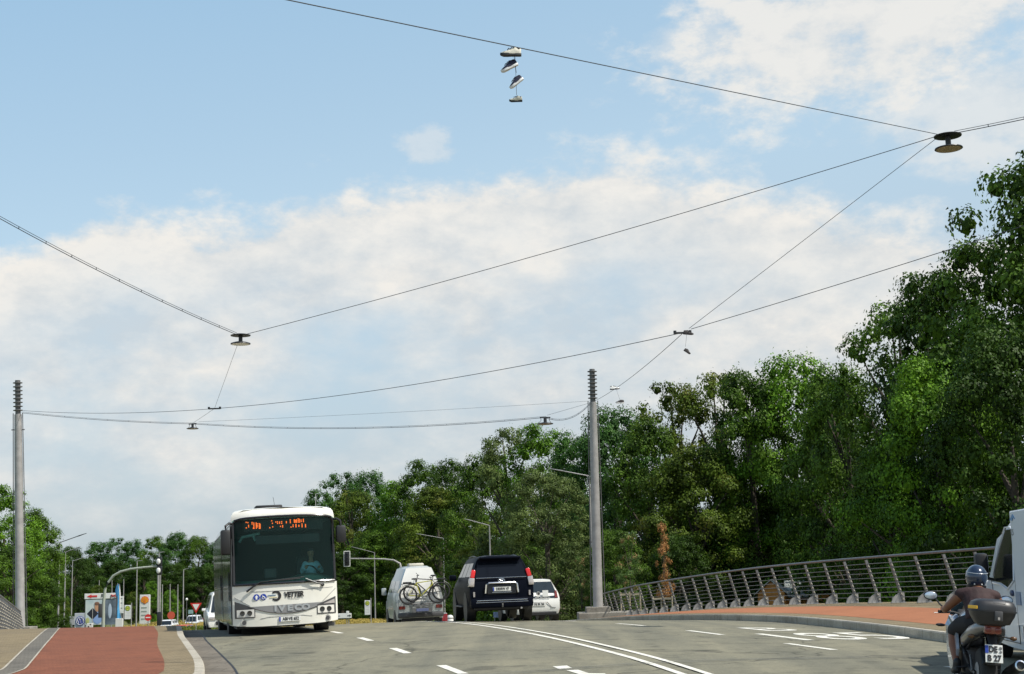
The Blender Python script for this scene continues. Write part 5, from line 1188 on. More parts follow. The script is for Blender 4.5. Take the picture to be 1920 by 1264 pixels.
# ---------------------------------------------------------------- bus driver behind the windscreen
drv = thing('person', Matrix.Translation(bus.location) @ bus.rotation_euler.to_matrix().to_4x4() @ Vector((.09, -.22, .03)), bus.rotation_euler, 'bus driver in a pale blue shirt seated behind the windscreen', 'person')
skin_body('body', [([V((.66, 1.55, 1.25)), V((.66, 1.50, 1.55)), V((.66, 1.46, 1.74))], [.15, .16, .10], .75, (0, 1, 0)), ([V((.66, 1.45, 1.75)), V((.66, 1.42, 1.86))], [.055, .055]), ([V((.66, 1.41, 1.93)), V((.66, 1.41, 1.98))], [.085, .09]),
 ([V((.50, 1.47, 1.68)), V((.42, 1.28, 1.50)), V((.50, 1.10, 1.58))], [.06, .048, .035]), ([V((.82, 1.47, 1.68)), V((.90, 1.28, 1.50)), V((.82, 1.10, 1.58))], [.06, .048, .035]),
 ([V((.58, 1.5, 1.22)), V((.56, 1.1, 1.20))], [.09, .07]), ([V((.74, 1.5, 1.22)), V((.76, 1.1, 1.20))], [.09, .07])], drv, M_skinl, .016, 3)
skin_body('shirt', [([V((.66, 1.55, 1.25)), V((.66, 1.50, 1.55)), V((.66, 1.46, 1.73))], [.17, .18, .12], .8, (0, 1, 0)), ([V((.52, 1.47, 1.68)), V((.42, 1.28, 1.50)), V((.48, 1.14, 1.56))], [.075, .065, .052]), ([V((.80, 1.47, 1.68)), V((.90, 1.28, 1.50)), V((.84, 1.14, 1.56))], [.075, .065, .052])], drv, M_shirt, .016, 3)
MB().use(M_dgrey, True).ellipsoid((.66, 1.43, 2.0), (.095, .105, .075), 14, 8).build('hair', M_dgrey, drv)
hm = MB().use(M_skinl, True); 
for s_ in (-1, 1): hand(hm, (.66 + s_ * .16, 1.12, 1.575), (.66 + s_ * .16, 1.06, 1.60), (s_, 0, .3), .95, curl=1)
hm.build('hand', M_skinl, drv)
fc_ = MB().use(M_skinl, True); fc_.ellipsoid((.66, 1.325, 1.945), (.014, .018, .025), 8, 6); fc_.build('nose', M_skinl, drv)
for s_ in (-1, 1): MB().use(M_ink, True).ellipsoid((.66 + s_ * .033, 1.335, 1.965), (.014, .006, .006), 8, 5).build('eye', M_ink, drv)
MB().use(M_redd, True).ellipsoid((.66, 1.333, 1.905), (.024, .006, .006), 8, 5).build('mouth', mat('lips', (.30, .10, .08), .6), drv)
# ---------------------------------------------------------------- street furniture beyond the crest
def gz(x, y):
    l, r_ = kerbL(y), kerbR(y)
    return fz(x, y) if l < x < r_ and y < 150 else terr(x, y)
def street_lamp(px, topy, Y, armpx, armdy, label, dark=False, r_=.055):
    top = at(px, topy, Y); z0 = gz(top.x, Y); h = top.z - z0; m = M_steeld if dark else M_steel
    root = thing('street_lamp', (top.x, Y, z0), (0, 0, 0), label, 'street lamp', 'tall street lamps beyond the bridge')
    MB().use(m, True).tube([(0, 0, 0), (0, 0, 1.2), (0, 0, h)], [r_ * 1.5, r_ * 1.4, r_ * .8], 10).build('pole', M_steel, root)
    a = (at(px + armpx, topy + armdy, Y) - top); 
    e = V((a.x, 0, a.z)); MB().use(m, True).tube([(0, 0, h - .02), V((0, 0, h)) + e * .62], .035, 8).build('arm', m, root)
    MB().use(M_lampbk, True).tube([V((0, 0, h)) + e * .58, V((0, 0, h)) + e * .72, V((0, 0, h)) + e * 1.0], [.06, .13, .06], 10, flat=.35).build('lamp_head', M_grey if not dark else M_lampbk, root)
for a in [(112, 1017, 120, 50, -17, 'leftmost street lamp with dark arm pointing right, in front of the left trees', True, .06),
          (123, 1035, 150, 28, -10, 'second street lamp from the left, arm pointing right'),
          (136, 1052, 185, 45, -14, 'third street lamp from the left, arm pointing right'),
          (257, 1052, 190, 10, -1, 'distant street lamp behind the bus stop sign, with a short head', False, .07),
          (298.5, 1036, 160, 10, -1, 'distant street lamp rising behind the left traffic signals', False, .06),
          (344, 1068, 210, 9, -2, 'distant street lamp between the signals and the bus', False, .08),
          (702, 1036, 200, -44, -11, 'street lamp right of the bus, arm pointing left, lowest of the row', False, .07),
          (831, 1009, 165, -50, -8, 'street lamp rising behind the camper van, arm pointing left', False, .065),
          (917.5, 985, 110, -47, -12, 'street lamp rising behind the dark off-road car, arm pointing left', False, .06),
          (1104.5, 892, 86, -74, -13, 'street lamp close beside the right mast, arm pointing left', False, .055)]:
    street_lamp(*a)
def pole_thing(name, px, topy, Y, r_, label, cat, m=M_steel, group=None, boty=None):
    top = at(px, topy, Y); z0 = gz(top.x, Y); o = MB().use(m, True).tube([(0, 0, 0), (0, 0, (top.z - z0) * .5), (0, 0, top.z - z0)], [r_ * 1.3, r_ * 1.15, r_ * .8], 8).build(name, m); o.location = (top.x, Y, z0); return tag(o, label, cat, group)
for px, ty, Y, lb in [(186, 1088, 215, 'bare flagpole above the billboard, left of the curved signal arm'), (210, 1088, 215, 'bare flagpole just right of the curved signal arm'), (232, 1086, 215, 'bare flagpole between the blue flag and the bus stop sign'),
                      (304.5, 1096, 200, 'bare flagpole just right of the signal poles'), (319, 1095, 200, 'bare flagpole above the round red sign'), (333.5, 1096, 195, 'bare flagpole left of the silver car')]:
    pole_thing('flagpole', px, ty, Y, .07, lb, 'flagpole', group='flagpoles by the car dealer')

# curved signal mast left
def signal_head(p, root, s=1., m=M_lampbk, border=False, lamps=True, sidev=False):
    w, h, d = .34 * s, .98 * s, .22 * s
    hd = MB().use(m, True).box(p, (w, d, h), bev=.04).build('signal_head', m, root)
    if border: 
        b_ = MB().use(M_sign, True); q = [V(p) + V((a * w * .68, -.02, b * h * .60)) for a, b in ((-1, -1), (1, -1), (1, 1), (-1, 1))]
        for i in range(4): b_.tube([q[i], q[(i + 1) % 4]], .030, 6)
        b_.build('backing_border', M_sign, hd); MB().use(M_lampbk).box(V(p) + V((0, .06, 0)), (w * 1.34, .02, h * 1.18)).build('backing_board', M_lampbk, hd)
    for k, c_ in ((1, M_redd), (0, M_black), (-1, M_black)):
        MB().use(M_lampbk, True).lathe(V(p) + V((0, -d / 2, k * h * .31)), (0, -1, 0), [(.10 * s, 0), (.11 * s, .10 * s), (.10 * s, .10 * s), (.09 * s, .0)], 16, cap=False).build('visor', M_lampbk, hd)
    return hd
b = at(193.5, 1150, 100); z0 = gz(b.x, 100) ; sm = thing('traffic_signal', (b.x, 100, z0), (0, 0, 0), 'traffic signals on a long pale arm curving right over the left road', 'traffic light')
o_ = V((b.x, 100, z0)); pts = [V((0, 0, 0))] + [at(px, py, 100) - o_ for px, py in ((193.5, 1160), (194, 1130), (197, 1105), (203, 1092), (212, 1080), (226, 1072), (245, 1067), (270, 1064), (298, 1061.5))]
MB().use(M_steel, True).tube(pts, [.13, .12, .11, .10, .09, .085, .08, .075, .07, .06], 12).build('curved_mast', mat('mast_pale_green', (.33, .36, .30), .5), sm)
for py, in ((1053,), (1070,)):
    c_ = at(299, py, 100) - o_; h_ = MB().use(M_lampbk, True).box(c_, (.34, .30, .62), bev=.05).build('signal_head', M_lampbk, sm)
    MB().use(M_sign, True).ellipsoid(c_ + V((-.04, -.16, 0)), (.15, .08, .20), 12, 8).build('signal_hood', M_sign, h_)
MB().use(M_dgrey, True).box(pts[2] + V((-.18, 0, -.55)), (.30, .26, .95), bev=.04).build('control_box', M_dgrey, sm)
# signals on plain posts by the kerb
b = at(296, 1100, 104); z0 = gz(b.x, 104); p1 = thing('signal_post', (b.x, 104, z0), (0, 0, 0), 'pair of thin pale posts with dark signal boxes, left of the silver car', 'traffic light')
for dx, ty in ((0, 1078), (.17, 1076)): 
    t = at(296, ty, 104); MB().use(M_steel, True).tube([(dx, 0, 0), (dx, 0, t.z - z0)], .045, 8).build('post', M_steel, p1)
c_ = at(299, 1160, 104) - V((b.x, 104, z0)); MB().use(M_lampbk, True).box(c_, (.32, .3, .95), bev=.05).build('signal_head', M_lampbk, p1)
# right: bracket signal over the lane
b = at(752, 1120, 105); z0 = gz(b.x, 105); o_ = V((b.x + .1, 105, z0)); s2_ = thing('traffic_signal', o_, (0, 0, 0), 'traffic signal with white border on an arm reaching left over the road, above the camper', 'traffic light')
pts = [V((0, 0, 0)), at(754, 1075, 105) - o_, at(750, 1057, 105) - o_, at(738, 1050.5, 105) - o_, at(720, 1048.5, 105) - o_, at(700, 1048, 105) - o_, at(655, 1047.5, 105) - o_]
MB().use(M_steel, True).tube(pts, [.10, .09, .08, .07, .06, .055, .05], 10).build('curved_mast', M_steel, s2_)
signal_head(at(650.5, 1048, 105) - o_, s2_, .92, border=True)

# bus stop signs
def stop_sign(px0, px1, py0, py1, Y, label):
    a, b_ = at(px0, py0, Y), at(px1, py1, Y); c_ = (a + b_) / 2; w, h = abs(b_.x - a.x), abs(a.z - b_.z); z0 = gz(c_.x, Y)
    root = thing('bus_stop_sign', (c_.x, Y, z0), (0, 0, 0), label, 'bus stop sign', 'bus stop signs'); zc = c_.z - z0
    MB().use(M_steel, True).tube([(w / 2 + .04, 0, 0), (w / 2 + .04, 0, zc + h / 2 + .15)], .03, 8).build('post', M_steel, root)
    bo = MB().use(M_sign).box((0, 0, zc), (w, .04, h), bev=.015).build('board', M_sign, root)
    r_ = w * .40; cz = zc + h / 2 - r_ * 1.25
    MB().use(M_ygreen, True).lathe((0, -.022, cz), (0, -1, 0), [(r_, 0), (r_, .006), (.001, .007)], 28).build('roundel', M_ygreen, bo)
    MB().use(M_yel, True).lathe((0, -.030, cz), (0, -1, 0), [(r_ * .78, 0), (r_ * .78, .004), (.001, .005)], 28).build('roundel_disc', M_yel, bo)
    text('roundel_letter', 'H', r_ * 1.35, (0, -.038, cz), bo, M_ygreen, off=.004, ext=.002)
    m_ = MB().use(M_grey)
    for k in range(5): m_.box((0, -.023, zc + h * (.10 - k * .11)), (w * .7, .004, .012))
    m_.build('timetable_lines', mat('print_pale', (.45, .45, .43), .6), bo)
stop_sign(233.5, 245, 1135, 1161, 92, 'white bus stop sign with yellow H roundel, beside the billboard')
stop_sign(683.5, 694.5, 1126, 1153, 95, 'white bus stop sign with yellow H roundel, right of the bus')

# billboard
def rectframe(px0, px1, py0, py1, Y):
    a, b_ = at(px0, py0, Y), at(px1, py1, Y); return (a + b_) / 2, abs(b_.x - a.x), abs(a.z - b_.z)
c_, w, h = rectframe(159, 219, 1114, 1176, 150); z0 = terr(c_.x, 150); bb = thing('billboard', (c_.x, 150, z0), (0, 0, 0), 'large billboard with white arrow banner on top, behind the curved signal mast', 'billboard'); zc = c_.z - z0
for x in (-.48, 0, .48): MB().use(M_steeld).box((x * w, .12, (zc + h / 2) / 2), (.12, .1, zc + h / 2)).build('post', M_steeld, bb)
c2, w2, h2 = rectframe(159, 217, 1113.5, 1122, 150); bn = MB().use(M_sign).box((c2.x - c_.x, -.06, c2.z - z0), (w2, .14, h2), bev=.02).build('banner', M_sign, bb)
xa = -w2 * .5
MB().use(M_signred).prism([(-.55, 0), (-.10, .19), (-.10, .09), (.5, .09), (.5, -.09), (-.10, -.09), (-.10, -.19)], (xa + .75, -.145, c2.z - z0), (1, 0, 0), (0, 0, 1), .02).build('arrow', M_signred, bn)
text('banner_lettering', 'R', .50, (xa + 1.75, -.14, c2.z - z0), bn, M_ink, off=.01, sx=1.0, shear=.15); text('banner_lettering', 'pogs', .46, (xa + 2.95, -.14, c2.z - z0), bn, M_ink, off=.008, sx=.85, shear=.15)
x_ = MB().use(M_signred)
for s_ in (-1, 1): x_.tube([(xa + 2.95 - .25, -.16, c2.z - z0 - s_ * .12), (xa + 2.95 + .25, -.16, c2.z - z0 + s_ * .12)], .03, 5)
x_.build('cross_mark', M_signred, bn)
c3, w3, h3 = rectframe(161, 191, 1125, 1171, 150); ps = MB().use(M_clear).box((c3.x - c_.x, -.05, c3.z - z0), (w3, .10, h3)).build('poster', mat('poster_sky', (.36, .47, .50), .5, col2=(.62, .66, .62), scale=.8), bb)
def spot(x, z, rx, rz_, m, nm, y=-.115): MB().use(m, True).ellipsoid((c3.x - c_.x + x * w3, y, c3.z - z0 + z * h3), (rx * w3, .012, rz_ * h3), 16, 6).build(nm, m, ps)
spot(.24, -.18, .34, .30, mat('poster_blue', (.24, .36, .62), .6), 'poster_shape'); spot(.22, .20, .17, .19, mat('poster_tan', (.52, .28, .16), .6), 'poster_shape', -.13); spot(.2, .34, .16, .07, mat('poster_brown', (.20, .10, .06), .6), 'poster_shape', -.145); spot(-.36, -.34, .12, .13, mat('poster_olive', (.42, .44, .16), .6), 'poster_shape')
c4, w4, h4 = rectframe(196, 217, 1124, 1171, 150); p2 = MB().use(M_clear).box((c4.x - c_.x, -.05, c4.z - z0), (w4, .08, h4)).build('poster', mat('poster_dusk', (.05, .07, .09), .4, col2=(.16, .20, .24), scale=1.1), bb)
MB().use(M_beigec, True).ellipsoid((c4.x - c_.x, -.10, c4.z - z0 + .1), (w4 * .16, .012, h4 * .30), 14, 6).build('poster_shape', mat('poster_pale', (.42, .50, .58), .5), p2)
# black diamond sign seen from behind in front of it
c5 = at(173.5, 1151, 125); ds = thing('diamond_sign', (c5.x, 125, terr(c5.x, 125)), (0, 0, 0), 'dark back of a diamond road sign in front of the billboard', 'road sign'); zz = c5.z - terr(c5.x, 125)
MB().use(M_steeld).prism([(-.50, 0), (0, -.50), (.50, 0), (0, .50)], (0, 0, zz), (1, 0, 0), (0, 0, 1), .03).build('panel', mat('sign_back_dark', (.018, .022, .035), .6), ds); MB().use(M_steel, True).tube([(0, -.04, 0), (0, -.04, zz + .5)], .03, 8).build('post', M_steel, ds)
# carmaker pylon
c_, w, h = rectframe(140.5, 161.5, 1150, 1184, 170); z0 = terr(c_.x, 170); py_ = thing('dealer_pylon', (c_.x, 170, z0), (0, 0, 0), 'grey square sign pylon with round blue and white emblem, left of the billboard', 'sign')
MB().use(M_grey).box((0, 0, (c_.z + h / 2 - z0) / 2), (w, .3, c_.z + h / 2 - z0), bev=.03).build('pylon_panel', mat('pylon_silver', (.48, .50, .53), .5), py_)
car_emblem(py_, (0, -.16, c_.z - z0 + .15), w * .40, M_blue, M_sign, .04)
c_, w, h = rectframe(130.5, 139.5, 1156, 1172, 150); o = thing('info_board', (c_.x, 150, terr(c_.x, 150)), (0, 0, 0), 'small white framed board just left of the emblem pylon', 'sign'); zz = c_.z - terr(c_.x, 150)
MB().use(M_sign).box((0, 0, zz), (w, .1, h), bev=.02).build('board', mat('board_grey', (.35, .36, .36), .5), o); MB().use(M_steel).box((0, .06, zz / 2), (.08, .06, zz)).build('post', M_steel, o)
# fuel station pylon
c_, w, h = rectframe(262.5, 281, 1115.5, 1165, 205); z0 = terr(c_.x, 205); fp_ = thing('fuel_pylon', (c_.x, 205, z0), (0, 0, 0), 'tall white fuel station price pylon with orange scallop emblem', 'sign')
MB().use(M_sign).box((0, 0, (c_.z + h / 2 - z0) / 2), (w, .35, c_.z + h / 2 - z0), bev=.04).build('pylon_panel', M_sign, fp_)
zt = c_.z + h / 2 - z0
def fan(r_, mm, y, nm):
    P_ = [(-.25 * r_, -.92 * r_), (.25 * r_, -.92 * r_), (.40 * r_, -.72 * r_)]
    for i in range(25):
        a = R(-28) + (R(208) - R(-28)) * i / 24; k = 1 + .045 * math.cos(i * PI / 2); P_.append((r_ * k * math.cos(a), r_ * k * math.sin(a) * .95))
    P_.append((-.40 * r_, -.72 * r_)); return MB().use(mm).prism(P_, (0, y, zt - w * .52), (1, 0, 0), (0, 0, 1), .04).build(nm, mm, fp_)
fan(w * .39, M_signred, -.19, 'emblem_rim'); fe = fan(w * .345, M_shell, -.215, 'emblem')
rb = MB().use(M_signred)
for a in (35, 62, 90, 118, 145): rb.tube([(0, -.245, zt - w * .80), (w * .32 * math.cos(R(a)), -.245, zt - w * .52 + w * .30 * math.sin(R(a)))], .018, 4)
rb.build('emblem_rib', mat('emblem_rib_red', (.65, .14, .02), .5), fe)
for k in range(4):
    MB().use(M_dgrey).box((-.1, -.18, zt - w * (1.25 + .36 * k)), (w * .55, .03, w * .12)).build('price_row', mat('price_grey', (.30, .34, .30), .5), fp_)
# blue and white feather flag, white slab, tall white notice
c_ = at(219, 1170, 140); z0 = terr(c_.x, 140); fl = thing('feather_flag', (c_.x, 140, z0), (0, 0, 0), 'tall narrow blue and white banner flag beside the billboard', 'flag'); zt = at(220, 1094, 140).z - z0
MB().use(M_steel, True).tube([(0, 0, 0), (.02, 0, zt)], .03, 6).build('pole', M_steel, fl)
fm = MB().use(M_bluel, True); P_ = []
for k in range(15):
    t = k / 14; z = zt - .05 - t * (zt - 1.1); wl_ = (-.22 * math.sin(PI * min(1, t * 3.2)) if t < .31 else 0) ; wr = .10 + .34 * t ** 1.2 + .05 * math.sin(9 * t)
    for u in np.linspace(0, 1, 5): P_.append(V((wl_ + (wr - wl_) * u, .05 * math.sin(5 * u + 6 * t), z)))
fm.add(P_, [[j * 5 + i, j * 5 + i + 1, (j + 1) * 5 + i + 1, (j + 1) * 5 + i] for j in range(14) for i in range(4)]); fo_ = fm.build('flag_cloth', M_bluel, fl)
sd_ = fo_.modifiers.new('t', 'SOLIDIFY'); sd_.thickness = .01
wm = MB().use(M_sign, True); wm.add([p + V((.12, -.02, 0)) if i % 5 > 2 else p + V((.14, -.02, 0)) for i, p in enumerate(P_) if i % 5 >= 3], [[2 * j, 2 * j + 1, 2 * j + 3, 2 * j + 2] for j in range(14)]); wo2 = wm.build('white_stripe', M_sign, fo_)
def slab(name, px0, px1, py0, py1, Y, m, label, cat, legs=True, kids=None):
    c_, w, h = rectframe(px0, px1, py0, py1, Y); z0 = gz(c_.x, Y); o = thing(name, (c_.x, Y, z0), (0, 0, 0), label, cat); zc = c_.z - z0
    p_ = MB().use(m).box((0, 0, zc), (w, .1, h), bev=.02).build('panel', m, o)
    if zc - h / 2 > .05:
        for x in (-.35, .35): MB().use(M_steel, True).tube([(x * w, .06, 0), (x * w, .06, zc)], .03, 6).build('post', M_steel, o)
    if kids: kids(o, p_, w, h, zc)
    return o
slab('notice_column', 223.5, 231.5, 1118, 1150, 160, M_sign, 'tall narrow white notice board between the blue flag and the bus stop sign', 'sign', kids=lambda o, p_, w, h, zc: [MB().use(M_ink).box((0, -.055, zc + h * k), (w * .5, .01, .10)).build('notice_line', M_grey, p_) for k in (.36, .1, -.2)])
o = slab('stone_slab', 216.5, 230, 1160, 1186, 110, M_sign, 'upright white slab with slanted top below the blue flag', 'slab')
slab('patched_banner', 163, 174, 1169, 1184, 120, M_sign, 'low white banner with black patches under the billboard', 'banner', kids=lambda o, p_, w, h, zc: [MB().use(M_ink, True).ellipsoid((w * a, -.055, zc + h * b_), (w * c__, .01, h * d_), 12, 6).build('black_patch', M_ink, p_) for a, b_, c__, d_ in ((-.2, .05, .15, .14), (.25, -.25, .18, .12), (.1, .35, .12, .08), (-.3, -.3, .12, .1))])
def redsign(name, px, py, Y, r_, label, m=M_signred, kind='round'):
    c_ = at(px, py, Y); z0 = gz(c_.x, Y); o = thing(name, (c_.x, Y, z0), (0, 0, 0), label, 'road sign'); zz = c_.z - z0
    MB().use(M_steel, True).tube([(0, .04, 0), (0, .04, zz + r_ * .6)], .03, 6).build('post', M_steel, o)
    if kind == 'round':
        f = MB().use(m, True).lathe((0, -.01, zz), (0, -1, 0), [(r_, 0), (r_, .02), (.001, .021)], 28).build('face', m, o)
        if m is M_signred: MB().use(M_sign).box((0, -.04, zz), (r_ * 1.4, .01, r_ * .30)).build('bar', M_sign, f)
    else:
        f = MB().use(m).prism([(-r_, r_ * .75), (r_, r_ * .75), (0, -r_)], (0, -.01, zz), (1, 0, 0), (0, 0, 1), .03).build('face', m, o)
        MB().use(M_sign).prism([(-r_ * .62, r_ * .55), (r_ * .62, r_ * .55), (0, -r_ * .52)], (0, -.035, zz), (1, 0, 0), (0, 0, 1), .015).build('white_field', M_sign, f)
redsign('no_entry_sign', 277.5, 1158, 140, .32, 'small red round sign in front of the fuel pylon')
redsign('round_sign', 321, 1154, 170, .45, 'round red sign left of the silver car', mat('sign_orange_red', (.60, .10, .05), .5))
redsign('yield_sign', 367.5, 1139, 115, .46, 'give way sign, red rimmed white triangle, in front of the silver car', kind='tri')
slab('direction_board', 353, 362, 1144, 1151, 190, mat('board_teal', (.25, .38, .38), .5), 'small pale teal board above the silver car', 'sign')
c_ = at(350, 1124, 185); o = thing('post_lamp', (c_.x, 185, terr(c_.x, 185)), (0, 0, 0), 'short post lamp with white globe above the silver car', 'street lamp'); zz = c_.z - terr(c_.x, 185)
MB().use(M_steeld, True).tube([(0, 0, 0), (0, 0, zz)], .05, 6).build('pole', M_steeld, o); MB().use(M_sign, True).ellipsoid((0, 0, zz), (.16, .16, .18), 12, 8).build('globe', M_sign, o)
def dirsign(o, p_, w, h, zc):
    text('lettering', 'Stadtmitte', h * .55, (-w * .12, -.056, zc), p_, M_ink, ext=.002, sx=1.0) if False else None
    MB().use(M_ink).box((w * -.22, -.055, zc), (w * .30, .008, h * .22)).build('worn_lettering', mat('print_grey', (.35, .35, .34), .6), p_)
    MB().use(M_ink).prism([(-.12, .03), (.04, .03), (.04, .09), (.15, 0), (.04, -.09), (.04, -.03), (-.12, -.03)], (w * .38, -.056, zc), (1, 0, 0), (0, 0, 1), .008).build('arrow', M_ink, p_)
slab('direction_sign', 622, 659, 1151, 1159, 100, M_sign, 'low white direction sign with black arrow, right of the bus', 'road sign', kids=dirsign)
slab('small_plate', 649, 654.5, 1146, 1150.3, 100, M_sign, 'tiny white plate standing on top of the low direction sign', 'sign')
# red container and white barrel-like thing between the camper and the off-roader
c_ = at(833.5, 1157, 72); o = thing('red_canister', (c_.x, 72, fz(c_.x, 72)), (0, 0, 0), 'small bright red bin on the road between camper and off-road car', 'bin'); zt = at(833, 1151, 72).z - fz(c_.x, 72)
MB().use(M_redl, True).box((0, 0, zt / 2), (.30, .30, zt), bev=.04).build('bin_body', M_redl, o); MB().use(M_sign, True).box((0, 0, zt + .02), (.24, .24, .05), bev=.02).build('bin_lid', M_sign, o)
c_ = at(844, 1157, 75); o = thing('white_barrel', (c_.x, 75, fz(c_.x, 75)), (0, 0, 0), 'low rounded white barrel right of the small red bin', 'barrel'); zt = at(844, 1153, 75).z - fz(c_.x, 75)
MB().use(M_sign, True).lathe((0, 0, 0), (0, 0, 1), [(.14, 0), (.17, .05), (.17, zt - .12), (.12, zt - .03), (.02, zt)], 16).build('barrel_body', M_sign, o); MB().use(M_dgrey, True).lathe((0, 0, zt * .8), (0, 0, 1), [(.172, 0), (.172, .05)], 16).build('barrel_band', M_dgrey, o)
slab('blue_notice', 925, 940, 1148, 1158, 88, mat('notice_blue', (.10, .14, .26), .5), 'small blue board seen beneath the dark off-road car', 'sign')

# far cars
def small_car(name, px, py, Y, yaw, m, label, back=False, L_=4.2, H=1.5, W=1.75, facing_cam=True):
    c_ = at(px, py, Y); z0 = gz(c_.x, Y); root = thing(name, (c_.x, Y, z0), (0, 0, yaw), label, 'car', 'far cars beyond the bridge'); hw = W / 2
    ZR = [.25, .5, .78, .92, .98, H * .93, H * .985, H]; HW = [hw * .93, hw * .99, hw, hw * .97, hw * .93, hw * .74, hw * .66, hw * .35]
    st = [[(HW[i] - .04, [.05, 0, .05, .25, .5, 1.0, 1.1, 1.2][i], [.25, .45, .70, .80, .86, ZR[5], ZR[6], ZR[7]][i]) for i in range(8)],
          [(HW[i], [.4, .4, .4, .8, 1.0, 1.4, 1.4, 1.4][i], ZR[i]) for i in range(8)], [(HW[i], 2.2, ZR[i]) for i in range(8)], [(HW[i], L_ - .6, ZR[i] - (.03 if i > 4 else 0)) for i in range(8)],
          [(HW[i] - .05, L_ - [.05, 0, 0, .05, .1, .35, .4, .45][i], ZR[i] - (.08 if i > 4 else 0)) for i in range(8)]]
    shell(st, m).build('body', m, root)
    quadpanel([(-hw * .80, .46, .88), (hw * .80, .46, .88), (hw * .66, .92, H * .91), (-hw * .66, .92, H * .91)], M_glassd, 'windscreen', root, .02)
    for s_ in (-1, 1):
        sidepanel(st, s_, .9, 1.95, 4.1, 4.95, M_glassd, 'side_window', root); sidepanel(st, s_, 2.05, 3.0, 4.1, 4.95, M_glassd, 'side_window', root)
        MB().use(M_clear, True).box((s_ * hw * .74, .03, .62), (.30, .14, .14), bev=.03).build('headlight', M_clear, root)
        MB().use(m, True).box((s_ * (hw + .10), 1.15, .98), (.18, .1, .12), bev=.03).build('wing_mirror', m, root)
        for y in (.85, L_ - .85): wheel(root, (s_ * (hw - .1), y, .31), .31, .19, M_steel)
    MB().use(M_black, True).box((0, -.01, .42), (W * .6, .04, .16), bev=.01).build('grille', M_black, root)
    MB().use(M_plate).box((0, -.04, .40), (.5, .012, .11)).build('number_plate', M_plate, root)
    return root
small_car('parked_car', 357.5, 1170, 203, R(0), mat('paint_pale_silver', (.62, .66, .70), .3, coat=.5), 'pale silver car facing us on the golden grass left of the bus', H=1.75, W=1.82)
small_car('parked_car', 391, 1168, 215, R(8), mat('paint_red', (.22, .02, .02), .3, coat=.5), 'dark red car facing us, close to the left side of the bus')
small_car('parked_car', 309, 1172, 190, R(0), mat('paint_white_far', (.66, .68, .70), .3, coat=.5), 'white car with dark windows behind the crest, below the round red sign')
small_car('parked_car', 428, 1160, 62, R(15), M_white, 'white car following right behind the bus, mostly hidden', H=1.75)
small_car('parked_car', 333, 1180, 168, R(-5), mat('paint_orange_red', (.40, .07, .03), .4), 'low orange red car roof just showing above the crest of the left pavement', H=1.2)

# timber huts beyond the right railing
def hut(px0, px1, pyt, Y, D, label, side=1):
    a, b_ = at(px0, 1130, Y), at(px1, 1130, Y); t = at((px0 + px1) / 2, pyt, Y); w = b_.x - a.x; z0 = terr(t.x, Y); H = t.z - z0; e = H - w * .42
    root = thing('garden_hut', ((a.x + b_.x) / 2, Y, z0), (0, 0, R(-14)), label, 'hut', 'timber huts by the trees')
    m_ = MB().use(M_wood); m_.prism([(-w / 2, 0), (w / 2, 0), (w / 2, e), (0, H), (-w / 2, e)], (0, D / 2, 0), (1, 0, 0), (0, 0, 1), D); wa = m_.build('wall', M_wood, root)
    g = MB().use(M_wood)
    for k in range(int(H / .16)): 
        z = .1 + k * .16; ww = w / 2 if z < e else max(.05, w / 2 * (H - z) / (H - e)); g.box((0, -.006, z), (ww * 2, .012, .012))
    g.build('board_joint', M_black, wa)
    for s_ in (-1, 1):
        r_ = MB().use(M_roofm); sl2 = V((w / 2 + .2, 0, -(H - e) * (w / 2 + .2) / (w / 2))); r_.add([V((0, -.15, H + .04)), V((0, D + .15, H + .04)), V((s_ * sl2.x, D + .15, H + .04 + sl2.z)), V((s_ * sl2.x, -.15, H + .04 + sl2.z))] + [V((0, -.15, H + .10)), V((0, D + .15, H + .10)), V((s_ * sl2.x, D + .15, H + .10 + sl2.z)), V((s_ * sl2.x, -.15, H + .10 + sl2.z))], [[0, 1, 2, 3], [4, 5, 6, 7], [0, 1, 5, 4], [1, 2, 6, 5], [2, 3, 7, 6], [3, 0, 4, 7]])
        r_.build('roof', M_roofm, root)
    return root
hut(1422, 1472, 1090, 78, 2.6, 'orange timber hut gable seen through the right railing')
c_, w, h = rectframe(1474, 1560, 1097, 1112, 80); z0 = terr(c_.x, 80); o = thing('open_shed', (c_.x, 80.5, z0), (0, 0, R(-10)), 'low shed with pale grey sloping roof right of the orange hut', 'shed'); zc = c_.z - z0
MB().use(M_wood).box((0, 1.2, zc / 2 - .2), (w * .96, 1.6, zc - .4)).build('wall', M_wood, o)
MB().use(M_roofm).box((-w * .18, .9, zc), (w * .62, 2.2, .07), rot=(R(24), 0, 0)).build('roof', M_roofm, o)
# guard frames and stakes at the young trees
def guard(px, pyt, Y, w, label):
    t = at(px, pyt, Y); z0 = terr(t.x, Y); H = t.z - z0; root = thing('tree_guard', (t.x, Y, z0), (0, 0, 0), label, 'tree stake', 'wooden guards around young trees')
    for x, y in ((-w / 2, -.2), (w / 2, -.2), (0, .35)): MB().use(M_woodp, True).tube([(x, y, 0), (x, y, H)], .045, 8).build('stake', M_woodp, root)
    MB().use(M_woodp).box((0, -.2, H - .12), (w + .1, .05, .09)).build('crossbar', M_woodp, root)
guard(1241, 1118, 73, .95, 'wooden stakes around the young rust brown tree')
guard(1181, 1110, 75, 1.0, 'wooden stakes just right of the mast base')
guard(1068, 1137, 92, 1.15, 'wooden stake frame between the white hatchback and the mast')
